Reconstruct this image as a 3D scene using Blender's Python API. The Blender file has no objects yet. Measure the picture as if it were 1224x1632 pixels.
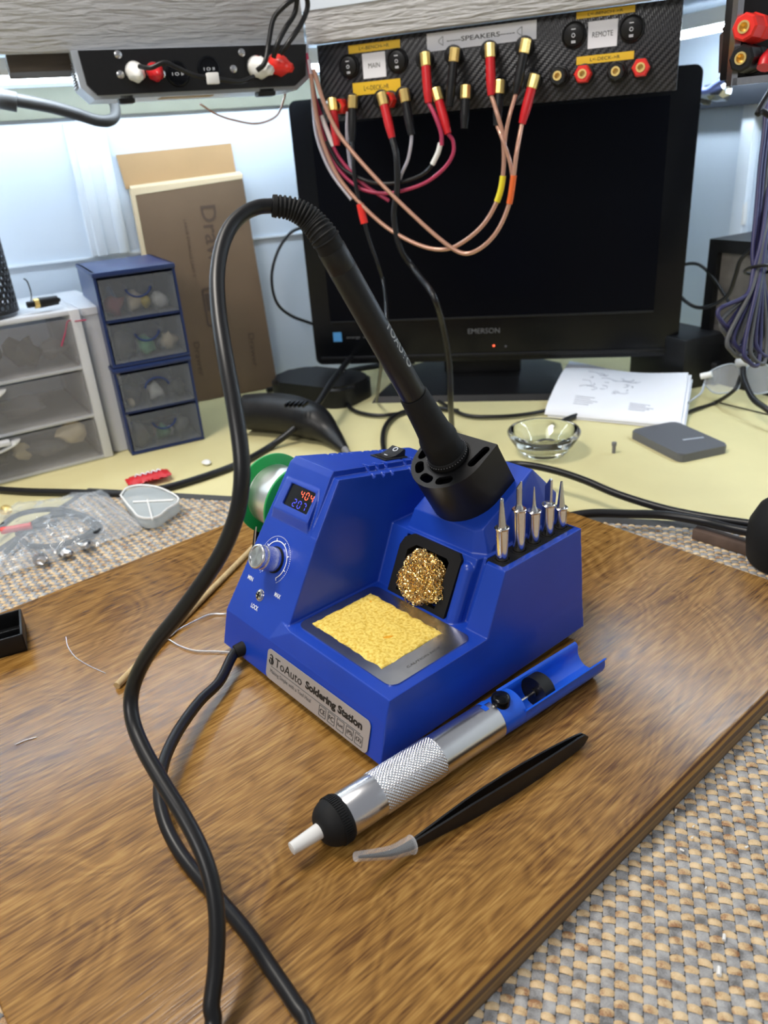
import bpy, bmesh, math, random
from mathutils import Vector, Matrix, noise
V=Vector
sc=bpy.context.scene
COL=sc.collection
rnd=random.Random(7)
# ------------------------------------------------------------------ camera, light, exposure
def rad(d): return math.radians(d)
YAW,PITCH,ROLL=rad(-50.8),rad(25.5),rad(-4.5)
CAM=V((.2511,-.1938,.300)); FPX=1226.0
_f=V((math.sin(YAW)*math.cos(PITCH),math.cos(YAW)*math.cos(PITCH),-math.sin(PITCH)))
_r0=V((math.cos(YAW),-math.sin(YAW),0)); _u0=_r0.cross(_f)
_r=math.cos(ROLL)*_r0+math.sin(ROLL)*_u0; _u=-math.sin(ROLL)*_r0+math.cos(ROLL)*_u0
cd=bpy.data.cameras.new('camera'); cam=bpy.data.objects.new('camera',cd); COL.objects.link(cam)
m3=Matrix((_r,_u,-_f)).transposed(); cam.matrix_world=Matrix.Translation(CAM)@m3.to_4x4()
cd.sensor_fit='VERTICAL'; cd.sensor_height=36; cd.sensor_width=27; cd.lens=FPX/1632*36
cd.clip_start=.01; cd.clip_end=20
cd.dof.use_dof=True; cd.dof.focus_distance=.455; cd.dof.aperture_fstop=12.0
sc.camera=cam
w=bpy.data.worlds.new('world'); sc.world=w; w.use_nodes=True
w.node_tree.nodes['Background'].inputs[0].default_value=(.90,.93,1,1)
w.node_tree.nodes['Background'].inputs[1].default_value=.30
def area(name,loc,target,sx,sy,power,color):
    l=bpy.data.lights.new(name,'AREA'); l.shape='RECTANGLE'; l.size=sx; l.size_y=sy; l.energy=power; l.color=color
    o=bpy.data.objects.new(name,l); COL.objects.link(o); o.location=loc
    o.rotation_euler=(V(target)-V(loc)).to_track_quat('-Z','Y').to_euler(); return o
area('ceiling_light',(-.45,-.30,1.5),(-.1,.1,0),.45,.35,19,(1,.94,.86))
area('panel_fill_light',(.25,-1.25,1.15),(-.35,.45,.25),.6,.4,11,(1,.97,.94))  # added fill behind the camera to brighten panel and aprons, not a real lamp
sc.view_settings.view_transform='Standard'; sc.view_settings.look='None'
sc.view_settings.exposure=-0.08; sc.view_settings.gamma=1.0
try: sc.view_settings.use_curve_mapping=False
except Exception: pass
# picture point -> point on a known plane of the place
def ray(x,y): return _f+_r*((x-612)/FPX)-_u*((y-816)/FPX)
def onp(x,y,n,d):
    n=V(n); r=ray(x,y); return CAM+r*((d-CAM.dot(n))/r.dot(n))
def onz(x,y,z): return onp(x,y,(0,0,1),z)
def dep(x,y,d): return CAM+ray(x,y)*d
TH=rad(17)
A=V((math.sin(TH),math.cos(TH),0)); Bv=V((math.cos(TH),-math.sin(TH),0)); Z=V((0,0,1))
Cv=(A+Bv).normalized(); Nv=(Bv-A).normalized()
BZ=-.006   # top of the wooden board
MZ=-.025   # mat
DZ=-.027   # bench top
WB=-.858    # left wall plane along Bv
WA=.80     # back wall plane along A
# ------------------------------------------------------------------ materials
def mat(name,color=(.5,.5,.5),rough=.5,metal=0,spec=.5,**k):
    m=bpy.data.materials.new(name); m.use_nodes=True; nt=m.node_tree; b=nt.nodes['Principled BSDF']
    b.inputs['Base Color'].default_value=(*color,1); b.inputs['Roughness'].default_value=rough
    b.inputs['Metallic'].default_value=metal; b.inputs['Specular IOR Level'].default_value=spec
    if 'trans' in k: b.inputs['Transmission Weight'].default_value=k['trans']; b.inputs['IOR'].default_value=k.get('ior',1.45)
    if 'emit' in k: b.inputs['Emission Color'].default_value=(*k['emit'],1); b.inputs['Emission Strength'].default_value=k.get('es',1)
    if 'alpha' in k: b.inputs['Alpha'].default_value=k['alpha']
    if 'coat' in k: b.inputs['Coat Weight'].default_value=k['coat']; b.inputs['Coat Roughness'].default_value=k.get('cr',.1)
    if 'sheen' in k: b.inputs['Sheen Weight'].default_value=k['sheen']
    # small natural unevenness of colour and relief
    nz=k.get('noise',0); bp=k.get('bump',0)
    if nz or bp:
        tc=nt.nodes.new('ShaderNodeTexCoord'); mp=nt.nodes.new('ShaderNodeMapping'); nt.links.new(tc.outputs['Object'],mp.inputs['Vector'])
        mp.inputs['Scale'].default_value=k.get('mscale',(1,1,1)); mp.inputs['Rotation'].default_value=k.get('mrot',(0,0,0))
        n=nt.nodes.new('ShaderNodeTexNoise'); n.inputs['Scale'].default_value=k.get('scale',80); n.inputs['Detail'].default_value=k.get('detail',5)
        nt.links.new(mp.outputs[0],n.inputs['Vector'])
        if nz:
            r=nt.nodes.new('ShaderNodeValToRGB'); c=V(color); c2=V(k.get('color2',tuple(color[i]*(1-nz) for i in range(3))))
            r.color_ramp.elements[0].position=k.get('lo',.3); r.color_ramp.elements[1].position=k.get('hi',.7)
            r.color_ramp.elements[0].color=(*c2,1); r.color_ramp.elements[1].color=(*c,1)
            nt.links.new(n.outputs['Fac'],r.inputs[0]); nt.links.new(r.outputs[0],b.inputs['Base Color'])
        if bp:
            bu=nt.nodes.new('ShaderNodeBump'); bu.inputs['Strength'].default_value=k.get('bs',.5); bu.inputs['Distance'].default_value=bp
            nt.links.new(n.outputs['Fac'],bu.inputs['Height']); nt.links.new(bu.outputs[0],b.inputs['Normal'])
    return m
def nodes(m): return m.node_tree, m.node_tree.nodes['Principled BSDF']
M={}
M['blue']=mat('blue_plastic',(.010,.054,.43),.30,noise=.1,scale=30,bump=.00012,bs=.25)
M['blue_light']=mat('blue_tool_plastic',(.010,.10,.66),.28)
M['blue_dark']=mat('dark_blue_plastic',(.012,.03,.12),.35)
M['black']=mat('black_plastic',(.007,.007,.008),.42,spec=.38,noise=.3,scale=200,bump=.00008,bs=.3)
M['black_matte']=mat('black_rubber',(.0065,.0065,.007),.68,spec=.3,bump=.0001,scale=400,bs=.3)
M['black_gloss']=mat('glossy_black',(.003,.0035,.005),.2,spec=.25)
M['screen']=mat('dark_screen',(.002,.0025,.005),.3,spec=.08)
M['cable']=mat('black_cable_rubber',(.008,.008,.009),.36,spec=.4)
M['chrome']=mat('chrome',(.78,.74,.68),.16,1)
M['steel']=mat('brushed_steel',(.62,.62,.63),.26,1,noise=.12,scale=60,mscale=(1,12,1))
M['alu']=mat('satin_aluminium',(.80,.80,.82),.24,1,noise=.08,scale=40)
M['plate']=mat('steel_tray',(.60,.60,.61),.24,1,noise=.15,scale=90,bump=.00003)
M['gold']=mat('gold_plated',(.95,.70,.25),.32,.75)
M['brass']=mat('brass_strands',(.95,.70,.30),.22,1)
M['red']=mat('red_plastic',(.58,.012,.018),.38)
M['redb']=mat('bright_red_plastic',(.80,.030,.020),.35)
M['white']=mat('white_plastic',(.84,.84,.82),.35)
M['paper']=mat('white_paper',(.86,.87,.92),.7,noise=.06,scale=12)
M['yellow']=mat('yellow_tape',(.83,.52,.015),.45)
M['ink']=mat('black_ink',(.01,.01,.01),.5)
M['ink2']=mat('grey_ink',(.09,.09,.09),.6)
M['wprint']=mat('white_print',(.85,.88,.95),.5)
M['label']=mat('silver_label',(.47,.44,.43),.38,.35)
M['green']=mat('green_plastic',(.015,.33,.07),.38)
M['solder']=mat('solder_wire',(.86,.85,.84),.36,1)
M['clear']=mat('clear_plastic',(.95,.96,.98),.12,trans=.92,ior=1.35)
M['frost']=mat('frosted_plastic',(.84,.86,.88),.42,trans=.55,ior=1.25)
M['frostw']=mat('milky_plastic',(.88,.89,.91),.4,trans=.35,ior=1.3)
M['case']=mat('milky_case',(.62,.68,.70),.3,alpha=.5)
M['film']=mat('thin_clear_plastic',(.85,.87,.90),.12,alpha=.20)
M['filmf']=mat('thin_milky_plastic',(.42,.41,.42),.35,alpha=.22)
M['filmm']=mat('milky_plastic_shell',(.84,.85,.88),.35,alpha=.78)
M['filmd']=mat('clear_drawer_plastic',(.36,.39,.44),.25,alpha=.16)
M['glass']=mat('clear_glass',(.93,.97,.95),.03,trans=1,ior=1.5)
M['greyp']=mat('grey_plastic',(.17,.17,.18),.5)
M['lgrey']=mat('light_grey_enamel',(.42,.46,.52),.35)
M['wallw']=mat('painted_wall',(.68,.76,.85),.5,noise=.06,scale=6,bump=.0006,bs=.35)
M['trimw']=mat('painted_trim',(.76,.82,.88),.42,bump=.0004,scale=25,bs=.3)
M['card']=mat('cardboard',(.20,.13,.078),.85,noise=.16,scale=9,mscale=(1,1,6))
M['card_light']=mat('cardboard_inside',(.46,.29,.14),.8,noise=.08,scale=20)
M['card_edge']=mat('cardboard_edge',(.70,.56,.36),.85)
M['copper']=mat('clear_speaker_cable',(.55,.30,.21),.25,.3,coat=.6)
M['silverw']=mat('silver_wire',(.55,.52,.58),.35,.4)
M['pinkw']=mat('magenta_wire',(.42,.03,.09),.4)
M['greyw']=mat('grey_cable',(.07,.072,.075),.5)
M['purple']=mat('purple_cable',(.022,.020,.085),.45)
M['amber']=mat('orange_heatshrink',(.75,.13,.02),.45)
M['yel']=mat('yellow_heatshrink',(.80,.68,.02),.45)
M['conduit']=mat('grey_conduit',(.030,.028,.026),.55)
M['stick']=mat('pale_wood',(.62,.45,.22),.6,noise=.2,scale=30,mscale=(1,8,1))
M['rust']=mat('rusty_steel',(.09,.055,.045),.6,.5,noise=.4,scale=120)
M['crumb']=mat('white_crumb',(.82,.82,.80),.6)
M['led']=mat('led_tube',(1,1,1),.5,emit=(.74,.87,1),es=34)
M['red_led']=mat('red_digits',(.1,.01,.01),.5,emit=(1,.12,.05),es=2.6)
M['blue_led']=mat('blue_digits',(.01,.01,.1),.5,emit=(.08,.09,1),es=1.6)
def wood():
    m=mat('stained_plywood',(.3,.15,.05),.33,spec=.55); nt,b=nodes(m); N=nt.nodes.new; L=nt.links.new
    tc=N('ShaderNodeTexCoord')
    # broad rings distorted by low noise
    mp=N('ShaderNodeMapping'); mp.inputs['Scale'].default_value=(1,.42,1); L(tc.outputs['Object'],mp.inputs[0])
    nz=N('ShaderNodeTexNoise'); nz.inputs['Scale'].default_value=9; nz.inputs['Detail'].default_value=3; nz.inputs['Distortion'].default_value=.7; L(mp.outputs[0],nz.inputs['Vector'])
    mu=N('ShaderNodeMath'); mu.operation='MULTIPLY'; mu.inputs[1].default_value=34; L(nz.outputs[0],mu.inputs[0])
    fr=N('ShaderNodeMath'); fr.operation='PINGPONG'; fr.inputs[1].default_value=.5; L(mu.outputs[0],fr.inputs[0])
    # fine fibres
    mp2=N('ShaderNodeMapping'); mp2.inputs['Scale'].default_value=(1,.05,1); mp2.inputs['Rotation'].default_value=(0,0,rad(4)); L(tc.outputs['Object'],mp2.inputs[0])
    n2=N('ShaderNodeTexNoise'); n2.inputs['Scale'].default_value=1100; n2.inputs['Detail'].default_value=4; L(mp2.outputs[0],n2.inputs['Vector'])
    n3=N('ShaderNodeTexNoise'); n3.inputs['Scale'].default_value=5; n3.inputs['Detail'].default_value=4; L(tc.outputs['Object'],n3.inputs['Vector'])
    mp4=N('ShaderNodeMapping'); mp4.inputs['Scale'].default_value=(1,.09,1); L(tc.outputs['Object'],mp4.inputs[0])
    n4=N('ShaderNodeTexNoise'); n4.inputs['Scale'].default_value=260; n4.inputs['Detail'].default_value=5; L(mp4.outputs[0],n4.inputs['Vector'])
    def madd(a,k,c):
        x=N('ShaderNodeMath'); x.operation='MULTIPLY_ADD'; L(a,x.inputs[0]); x.inputs[1].default_value=k
        if isinstance(c,float): x.inputs[2].default_value=c
        else: L(c,x.inputs[2])
        return x.outputs[0]
    s=madd(fr.outputs[0],.15,0.0); s=madd(n2.outputs[0],.60,s); s=madd(n3.outputs[0],.42,s); s=madd(n4.outputs[0],.28,s)
    cr=N('ShaderNodeValToRGB'); e=cr.color_ramp.elements
    e[0].position=.15; e[0].color=(.095,.038,.008,1); e[1].position=.95; e[1].color=(.53,.31,.090,1)
    x=e.new(.5); x.color=(.285,.142,.032,1)
    sc_=N('ShaderNodeMapRange'); sc_.inputs[1].default_value=.47; sc_.inputs[2].default_value=.99; L(s,sc_.inputs[0])
    L(sc_.outputs[0],cr.inputs[0]); L(cr.outputs[0],b.inputs['Base Color'])
    bu=N('ShaderNodeBump'); bu.inputs['Strength'].default_value=.35; bu.inputs['Distance'].default_value=.00035; L(s,bu.inputs['Height']); L(bu.outputs[0],b.inputs['Normal'])
    rr=N('ShaderNodeMapRange'); rr.inputs[3].default_value=.18; rr.inputs[4].default_value=.30; L(n4.outputs[0],rr.inputs[0]); L(rr.outputs[0],b.inputs['Roughness'])
    return m
M['wood']=wood()
def ply():
    m=mat('plywood_edge',(.3,.15,.05),.6); nt,b=nodes(m); N=nt.nodes.new; L=nt.links.new
    tc=N('ShaderNodeTexCoord'); sp=N('ShaderNodeSeparateXYZ'); L(tc.outputs['Object'],sp.inputs[0])
    mp=N('ShaderNodeMapping'); mp.inputs['Scale'].default_value=(18,18,160); L(tc.outputs['Object'],mp.inputs[0])
    nz=N('ShaderNodeTexNoise'); nz.inputs['Scale'].default_value=1.6; nz.inputs['Detail'].default_value=4; L(mp.outputs[0],nz.inputs['Vector'])
    a=N('ShaderNodeMath'); a.operation='MULTIPLY_ADD'; a.inputs[1].default_value=.0035; L(nz.outputs[0],a.inputs[0]); L(sp.outputs[2],a.inputs[2])
    r=N('ShaderNodeMapRange'); r.inputs[1].default_value=-.0235; r.inputs[2].default_value=-.004; L(a.outputs[0],r.inputs[0])
    cr=N('ShaderNodeValToRGB'); cr.color_ramp.interpolation='LINEAR'; e=cr.color_ramp.elements
    cs=[(0,(.09,.055,.03)),(.15,(.24,.15,.07)),(.30,(.20,.12,.05)),(.36,(.33,.20,.07)),(.45,(.10,.055,.03)),(.58,(.13,.075,.045)),(.64,(.46,.25,.05)),(.80,(.38,.19,.035)),(.85,(.11,.035,.012)),(.97,(.09,.028,.01)),(1,(.25,.11,.03))]
    e[0].position=cs[0][0]; e[0].color=(*cs[0][1],1); e[1].position=1; e[1].color=(*cs[-1][1],1)
    for p,c in cs[1:-1]: q=e.new(p); q.color=(*c,1)
    L(r.outputs[0],cr.inputs[0]); L(cr.outputs[0],b.inputs['Base Color'])
    bu=N('ShaderNodeBump'); bu.inputs['Distance'].default_value=.0006; L(nz.outputs[0],bu.inputs['Height']); L(bu.outputs[0],b.inputs['Normal'])
    return m
M['ply']=ply()
def fiber(name,c1,c2,c3,rough):
    """woven strand: colour varies from strand to strand, fine fibres along it"""
    m=mat(name,c1,rough); nt,b=nodes(m); N=nt.nodes.new; L=nt.links.new
    tc=N('ShaderNodeTexCoord'); n=N('ShaderNodeTexNoise'); n.inputs['Scale'].default_value=170; n.inputs['Detail'].default_value=1; L(tc.outputs['Object'],n.inputs['Vector'])
    n2=N('ShaderNodeTexNoise'); n2.inputs['Scale'].default_value=1500; n2.inputs['Detail'].default_value=3; L(tc.outputs['Object'],n2.inputs['Vector'])
    a=N('ShaderNodeMath'); a.operation='MULTIPLY_ADD'; a.inputs[1].default_value=.45; L(n2.outputs[0],a.inputs[0]); L(n.outputs[0],a.inputs[2])
    cr=N('ShaderNodeValToRGB'); e=cr.color_ramp.elements; e[0].position=.48; e[0].color=(*c2,1); e[1].position=.92; e[1].color=(*c3,1); q=e.new(.68); q.color=(*c1,1)
    L(a.outputs[0],cr.inputs[0]); L(cr.outputs[0],b.inputs['Base Color'])
    bu=N('ShaderNodeBump'); bu.inputs['Distance'].default_value=.0004; bu.inputs['Strength'].default_value=.6; L(n2.outputs[0],bu.inputs['Height']); L(bu.outputs[0],b.inputs['Normal'])
    return m
M['mat_grey']=fiber('grey_strand',(.27,.27,.275),(.13,.13,.13),(.42,.42,.42),.75)
M['mat_tan']=fiber('tan_strand',(.60,.43,.235),(.30,.15,.07),(.74,.57,.35),.6)
M['mat_base']=mat('mat_backing',(.030,.025,.022),.9)
M['mat_edge']=mat('mat_binding',(.055,.055,.055),.8)
M['bench']=mat('cream_bench_paint',(.72,.65,.345),.42,noise=.2,scale=7,color2=(.62,.56,.29),lo=.25,hi=.6,bump=.0003,bs=.4)
def spongem():
    m=mat('yellow_sponge',(.82,.58,.10),.75); nt,b=nodes(m); N=nt.nodes.new; L=nt.links.new
    tc=N('ShaderNodeTexCoord'); v=N('ShaderNodeTexVoronoi'); v.inputs['Scale'].default_value=520; L(tc.outputs['Object'],v.inputs['Vector'])
    n=N('ShaderNodeTexNoise'); n.inputs['Scale'].default_value=520; n.inputs['Detail'].default_value=6; L(tc.outputs['Object'],n.inputs['Vector'])
    n2=N('ShaderNodeTexNoise'); n2.inputs['Scale'].default_value=110; n2.inputs['Detail'].default_value=1; L(tc.outputs['Object'],n2.inputs['Vector'])
    cr=N('ShaderNodeValToRGB'); e=cr.color_ramp.elements; e[0].position=.33; e[0].color=(.66,.42,.04,1); e[1].position=.58; e[1].color=(.92,.70,.16,1); L(n.outputs[0],cr.inputs[0])
    cr2=N('ShaderNodeValToRGB'); e=cr2.color_ramp.elements; e[0].position=.745; e[0].color=(0,0,0,1); e[1].position=.77; e[1].color=(1,1,1,1); L(n2.outputs[0],cr2.inputs[0])
    mx=N('ShaderNodeMix'); mx.data_type='RGBA'; L(cr2.outputs[0],mx.inputs[0]); L(cr.outputs[0],mx.inputs[6]); mx.inputs[7].default_value=(.80,.36,.01,1); L(mx.outputs[2],b.inputs['Base Color'])
    bu=N('ShaderNodeBump'); bu.inputs['Distance'].default_value=.0008; bu.inputs['Strength'].default_value=.8; L(n.outputs[0],bu.inputs['Height']); L(bu.outputs[0],b.inputs['Normal'])
    return m
M['sponge']=spongem()
def siding():
    m=mat('painted_siding',(.48,.48,.485),.6); nt,b=nodes(m); N=nt.nodes.new; L=nt.links.new
    tc=N('ShaderNodeTexCoord'); mp=N('ShaderNodeMapping'); mp.inputs['Scale'].default_value=(1,1,9); L(tc.outputs['Object'],mp.inputs[0])
    n=N('ShaderNodeTexNoise'); n.inputs['Scale'].default_value=26; n.inputs['Detail'].default_value=4; n.inputs['Distortion'].default_value=.5; L(mp.outputs[0],n.inputs['Vector'])
    bu=N('ShaderNodeBump'); bu.inputs['Distance'].default_value=.006; bu.inputs['Strength'].default_value=1; L(n.outputs[0],bu.inputs['Height']); L(bu.outputs[0],b.inputs['Normal'])
    return m
M['siding']=siding()
M['darkwood']=mat('weathered_wood',(.10,.08,.065),.8,noise=.5,scale=12,mscale=(1,1,10),bump=.002)
def carbon():
    m=mat('carbon_fibre_film',(.02,.02,.022),.32); nt,b=nodes(m); N=nt.nodes.new; L=nt.links.new
    # object coordinates: x along panel, z up
    tc=N('ShaderNodeTexCoord'); sp=N('ShaderNodeSeparateXYZ'); L(tc.outputs['Object'],sp.inputs[0])
    def mth(op,a,bb,c=None):
        x=N('ShaderNodeMath'); x.operation=op
        for i,q in enumerate((a,bb,c)):
            if q is None: continue
            if isinstance(q,(int,float)): x.inputs[i].default_value=q
            else: L(q,x.inputs[i])
        return x.outputs[0]
    u=mth('MULTIPLY',sp.outputs[0],560); v=mth('MULTIPLY',sp.outputs[2],560)
    s=mth('SUBTRACT',mth('FLOOR',u,0),mth('FLOOR',v,0)); q=mth('FLOORED_MODULO',s,4); t=mth('LESS_THAN',q,2)
    s2=mth('PINGPONG',u,.5); s3=mth('PINGPONG',v,.5); k=N('ShaderNodeMix'); L(t,k.inputs[0]); L(s2,k.inputs[2]); L(s3,k.inputs[3])
    c=N('ShaderNodeMix'); c.data_type='RGBA'; L(t,c.inputs[0]); c.inputs[6].default_value=(.006,.006,.008,1); c.inputs[7].default_value=(.05,.05,.055,1); L(c.outputs[2],b.inputs['Base Color'])
    bu=N('ShaderNodeBump'); bu.inputs['Distance'].default_value=.0003; L(k.outputs[0],bu.inputs['Height']); L(bu.outputs[0],b.inputs['Normal'])
    return m
M['carbon']=carbon()
def perforated():
    m=mat('perforated_steel',(.02,.02,.022),.4,.3); return m
M['perf']=perforated()
# ------------------------------------------------------------------ mesh helpers
def frame(o,x,z=None,y=None):
    x=V(x).normalized()
    if z is not None:
        z=V(z); z=(z-x*z.dot(x)).normalized(); y=z.cross(x)
    else:
        y=V(y); y=(y-x*y.dot(x)).normalized(); z=x.cross(y)
    return Matrix.Translation(V(o))@Matrix((x,y,z)).transposed().to_4x4()
def axisframe(o,z):
    z=V(z).normalized(); x=V((0,0,1)).cross(z)
    if x.length<1e-4: x=V((1,0,0))
    return frame(o,x,z)
def catmull(pts,k=8):
    pts=[V(p) for p in pts]; out=[]
    P=[pts[0]*2-pts[1]]+pts+[pts[-1]*2-pts[-2]]
    for i in range(1,len(P)-2):
        a,b,c,d=P[i-1:i+3]
        for j in range(k):
            t=j/k; out.append(.5*((2*b)+(c-a)*t+(2*a-5*b+4*c-d)*t*t+(3*b-a-3*c+d)*t**3))
    out.append(pts[-1]); return out
class B:
    def __init__(s): s.bm=bmesh.new()
    def _add(s,vs,fs,mi=0):
        v=[s.bm.verts.new(p) for p in vs]; out=[]
        for f in fs:
            try: q=s.bm.faces.new([v[i] for i in f]); q.material_index=mi; out.append(q)
            except ValueError: pass
        return out
    def merge(s,bm2,M4=None,mi=0):
        if M4 is not None: bm2.transform(M4)
        idx={}
        for v in bm2.verts: idx[v]=s.bm.verts.new(v.co)
        for f in bm2.faces:
            try: q=s.bm.faces.new([idx[v] for v in f.verts]); q.material_index=mi
            except ValueError: pass
        bm2.free(); return s
    def box(s,c,size,M4=None,bev=0,seg=2,mi=0):
        b=bmesh.new(); bmesh.ops.create_cube(b,size=1)
        bmesh.ops.scale(b,vec=V(size),verts=b.verts); bmesh.ops.translate(b,vec=V(c),verts=b.verts)
        if bev: bmesh.ops.bevel(b,geom=b.edges[:],offset=bev,segments=seg,profile=.5,affect='EDGES')
        return s.merge(b,M4,mi)
    def boxb(s,lo,hi,M4=None,bev=0,seg=2,mi=0):
        lo,hi=V(lo),V(hi); return s.box((lo+hi)/2,hi-lo,M4,bev,seg,mi)
    def lathe(s,prof,M4=None,n=32,mi=0,close=True,a0=0,a1=2*math.pi,rmod=None):
        """prof: [(z,r)] about local z"""
        full=abs(a1-a0-2*math.pi)<1e-6; k=n if full else n+1; vs=[]
        for z,r in prof:
            for i in range(k):
                a=a0+(a1-a0)*i/n; rr=r*(rmod(a,z) if rmod else 1); p=V((rr*math.cos(a),rr*math.sin(a),z)); vs.append(M4@p if M4 is not None else p)
        fs=[]
        for j in range(len(prof)-1):
            for i in range(n):
                i2=(i+1)%k if full else i+1
                fs.append((j*k+i,j*k+i2,(j+1)*k+i2,(j+1)*k+i))
        if close and full:
            if prof[0][1]>1e-7: fs.append(tuple(range(k))[::-1])
            if prof[-1][1]>1e-7: fs.append(tuple((len(prof)-1)*k+i for i in range(k)))
        s._add(vs,fs,mi); return s
    def cyl(s,p0,p1,r0,r1=None,n=24,mi=0,bev=0):
        p0,p1=V(p0),V(p1); r1=r0 if r1 is None else r1; L=(p1-p0).length; Mx=axisframe(p0,p1-p0)
        if bev: pr=[(0,r0-bev),(bev*.3,r0-bev*.3),(bev,r0),(L-bev,r1),(L-bev*.3,r1-bev*.3),(L,r1-bev)]
        else: pr=[(0,r0),(L,r1)]
        return s.lathe(pr,Mx,n,mi)
    def prism(s,poly,h0,h1,M4=None,mi=0,holes=None):
        """poly in local xy, extruded z h0..h1"""
        b=bmesh.new(); 
        loops=[poly]+(holes or []); edges=[]
        for lp in loops:
            vs=[b.verts.new((p[0],p[1],h0)) for p in lp]
            for i in range(len(vs)): edges.append(b.edges.new((vs[i],vs[(i+1)%len(vs)])))
        bmesh.ops.triangle_fill(b,use_beauty=True,use_dissolve=False,edges=edges,normal=(0,0,1)) if holes else bmesh.ops.contextual_create(b,geom=b.edges[:])
        r=bmesh.ops.extrude_face_region(b,geom=b.faces[:]); bmesh.ops.translate(b,vec=(0,0,h1-h0),verts=[g for g in r['geom'] if isinstance(g,bmesh.types.BMVert)])
        bmesh.ops.recalc_face_normals(b,faces=b.faces[:])
        return s.merge(b,M4,mi)
    def tube(s,pts,r,n=10,mi=0,raw=False,k=8,rmod=None,flat=1):
        p=[V(q) for q in pts] if raw else catmull(pts,k); m=len(p)
        R=(lambda t:r) if not hasattr(r,'__len__') else (lambda t:r[min(int(t*(len(r)-1)),len(r)-2)]*(1-(t*(len(r)-1)-min(int(t*(len(r)-1)),len(r)-2)))+r[min(int(t*(len(r)-1)),len(r)-2)+1]*(t*(len(r)-1)-min(int(t*(len(r)-1)),len(r)-2)))
        t0=(p[1]-p[0]).normalized(); nx=t0.orthogonal().normalized(); vs=[]
        for i in range(m):
            t=(p[min(i+1,m-1)]-p[max(i-1,0)]).normalized(); nx=(nx-t*nx.dot(t)).normalized(); ny=t.cross(nx); rr=R(i/(m-1))
            for j in range(n):
                a=2*math.pi*j/n; q=rr*(rmod(i,a) if rmod else 1); vs.append(p[i]+nx*math.cos(a)*q+ny*math.sin(a)*q*flat)
        fs=[(i*n+j,i*n+(j+1)%n,(i+1)*n+(j+1)%n,(i+1)*n+j) for i in range(m-1) for j in range(n)]
        fs+= [tuple(range(n))[::-1],tuple((m-1)*n+j for j in range(n))]
        s._add(vs,fs,mi); return s
    def hull(s,pts,mi=0,M4=None):
        b=bmesh.new()
        for p in pts: b.verts.new(V(p))
        r=bmesh.ops.convex_hull(b,input=b.verts[:]); 
        bmesh.ops.delete(b,geom=[g for g in r['geom_interior'] if isinstance(g,bmesh.types.BMVert)],context='VERTS')
        bmesh.ops.dissolve_limit(b,angle_limit=rad(.5),verts=b.verts[:],edges=b.edges[:])
        bmesh.ops.recalc_face_normals(b,faces=b.faces[:]); return s.merge(b,M4,mi)
    def sphere(s,c,r,sc_=(1,1,1),M4=None,mi=0,u=20,v=12):
        b=bmesh.new(); bmesh.ops.create_uvsphere(b,u_segments=u,v_segments=v,radius=r); bmesh.ops.scale(b,vec=V(sc_),verts=b.verts); bmesh.ops.translate(b,vec=V(c),verts=b.verts); return s.merge(b,M4,mi)
    def torus(s,R,r,M4=None,n=32,k=8,mi=0,a0=0,a1=2*math.pi):
        full=abs(a1-a0-2*math.pi)<1e-6
        pts=[V((R*math.cos(a0+(a1-a0)*i/n),R*math.sin(a0+(a1-a0)*i/n),0)) for i in range(n+1)]
        vs=[];
        for i in range(n+1):
            d=pts[i].normalized()
            for j in range(k):
                a=2*math.pi*j/k; q=pts[i]+d*math.cos(a)*r+V((0,0,math.sin(a)*r)); vs.append(M4@q if M4 is not None else q)
        fs=[(i*k+j,i*k+(j+1)%k,(i+1)*k+(j+1)%k,(i+1)*k+j) for i in range(n) for j in range(k)]
        s._add(vs,fs,mi); return s
    def build(s,name,m,parent=None,smooth=38,fix=True):
        if fix: bmesh.ops.recalc_face_normals(s.bm,faces=s.bm.faces[:])
        me=bpy.data.meshes.new(name); s.bm.to_mesh(me); s.bm.free()
        for q in (m if isinstance(m,(list,tuple)) else [m]): me.materials.append(q if not isinstance(q,str) else M[q])
        return link(name,me,parent,smooth)
def link(name,me,parent=None,smooth=38):
    if smooth:
        for p in me.polygons: p.use_smooth=True
        me.set_sharp_from_angle(angle=rad(smooth))
    o=bpy.data.objects.new(name,me); COL.objects.link(o)
    if parent is not None:
        o.parent=parent; o.matrix_parent_inverse=Matrix.Identity(4)
        # parts are modelled in world space: take the parent's placement out of the mesh
        w=wm(parent)
        if w!=Matrix.Identity(4): me.transform(w.inverted())
    return o
def wm(o):
    m=o.matrix_basis.copy()
    while o.parent is not None: o=o.parent; m=o.matrix_basis@m
    return m
def empty(name,loc,label,cat,group=None,M4=None):
    o=bpy.data.objects.new(name,None); COL.objects.link(o); o.empty_display_size=.01
    o.matrix_basis=M4 if M4 is not None else Matrix.Translation(V(loc))
    return tag(o,label,cat,group)
def tag(o,label,cat=None,group=None,kind=None):
    if label: o['label']=label
    if cat: o['category']=cat
    if group: o['group']=group
    if kind: o['kind']=kind
    return o
def rebase(o,loc):
    """give a single-mesh thing its origin at its own place"""
    loc=V(loc); o.data.transform(Matrix.Translation(-loc)); o.location=loc; return o
def struct(o): o['kind']='structure'; return o
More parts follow.
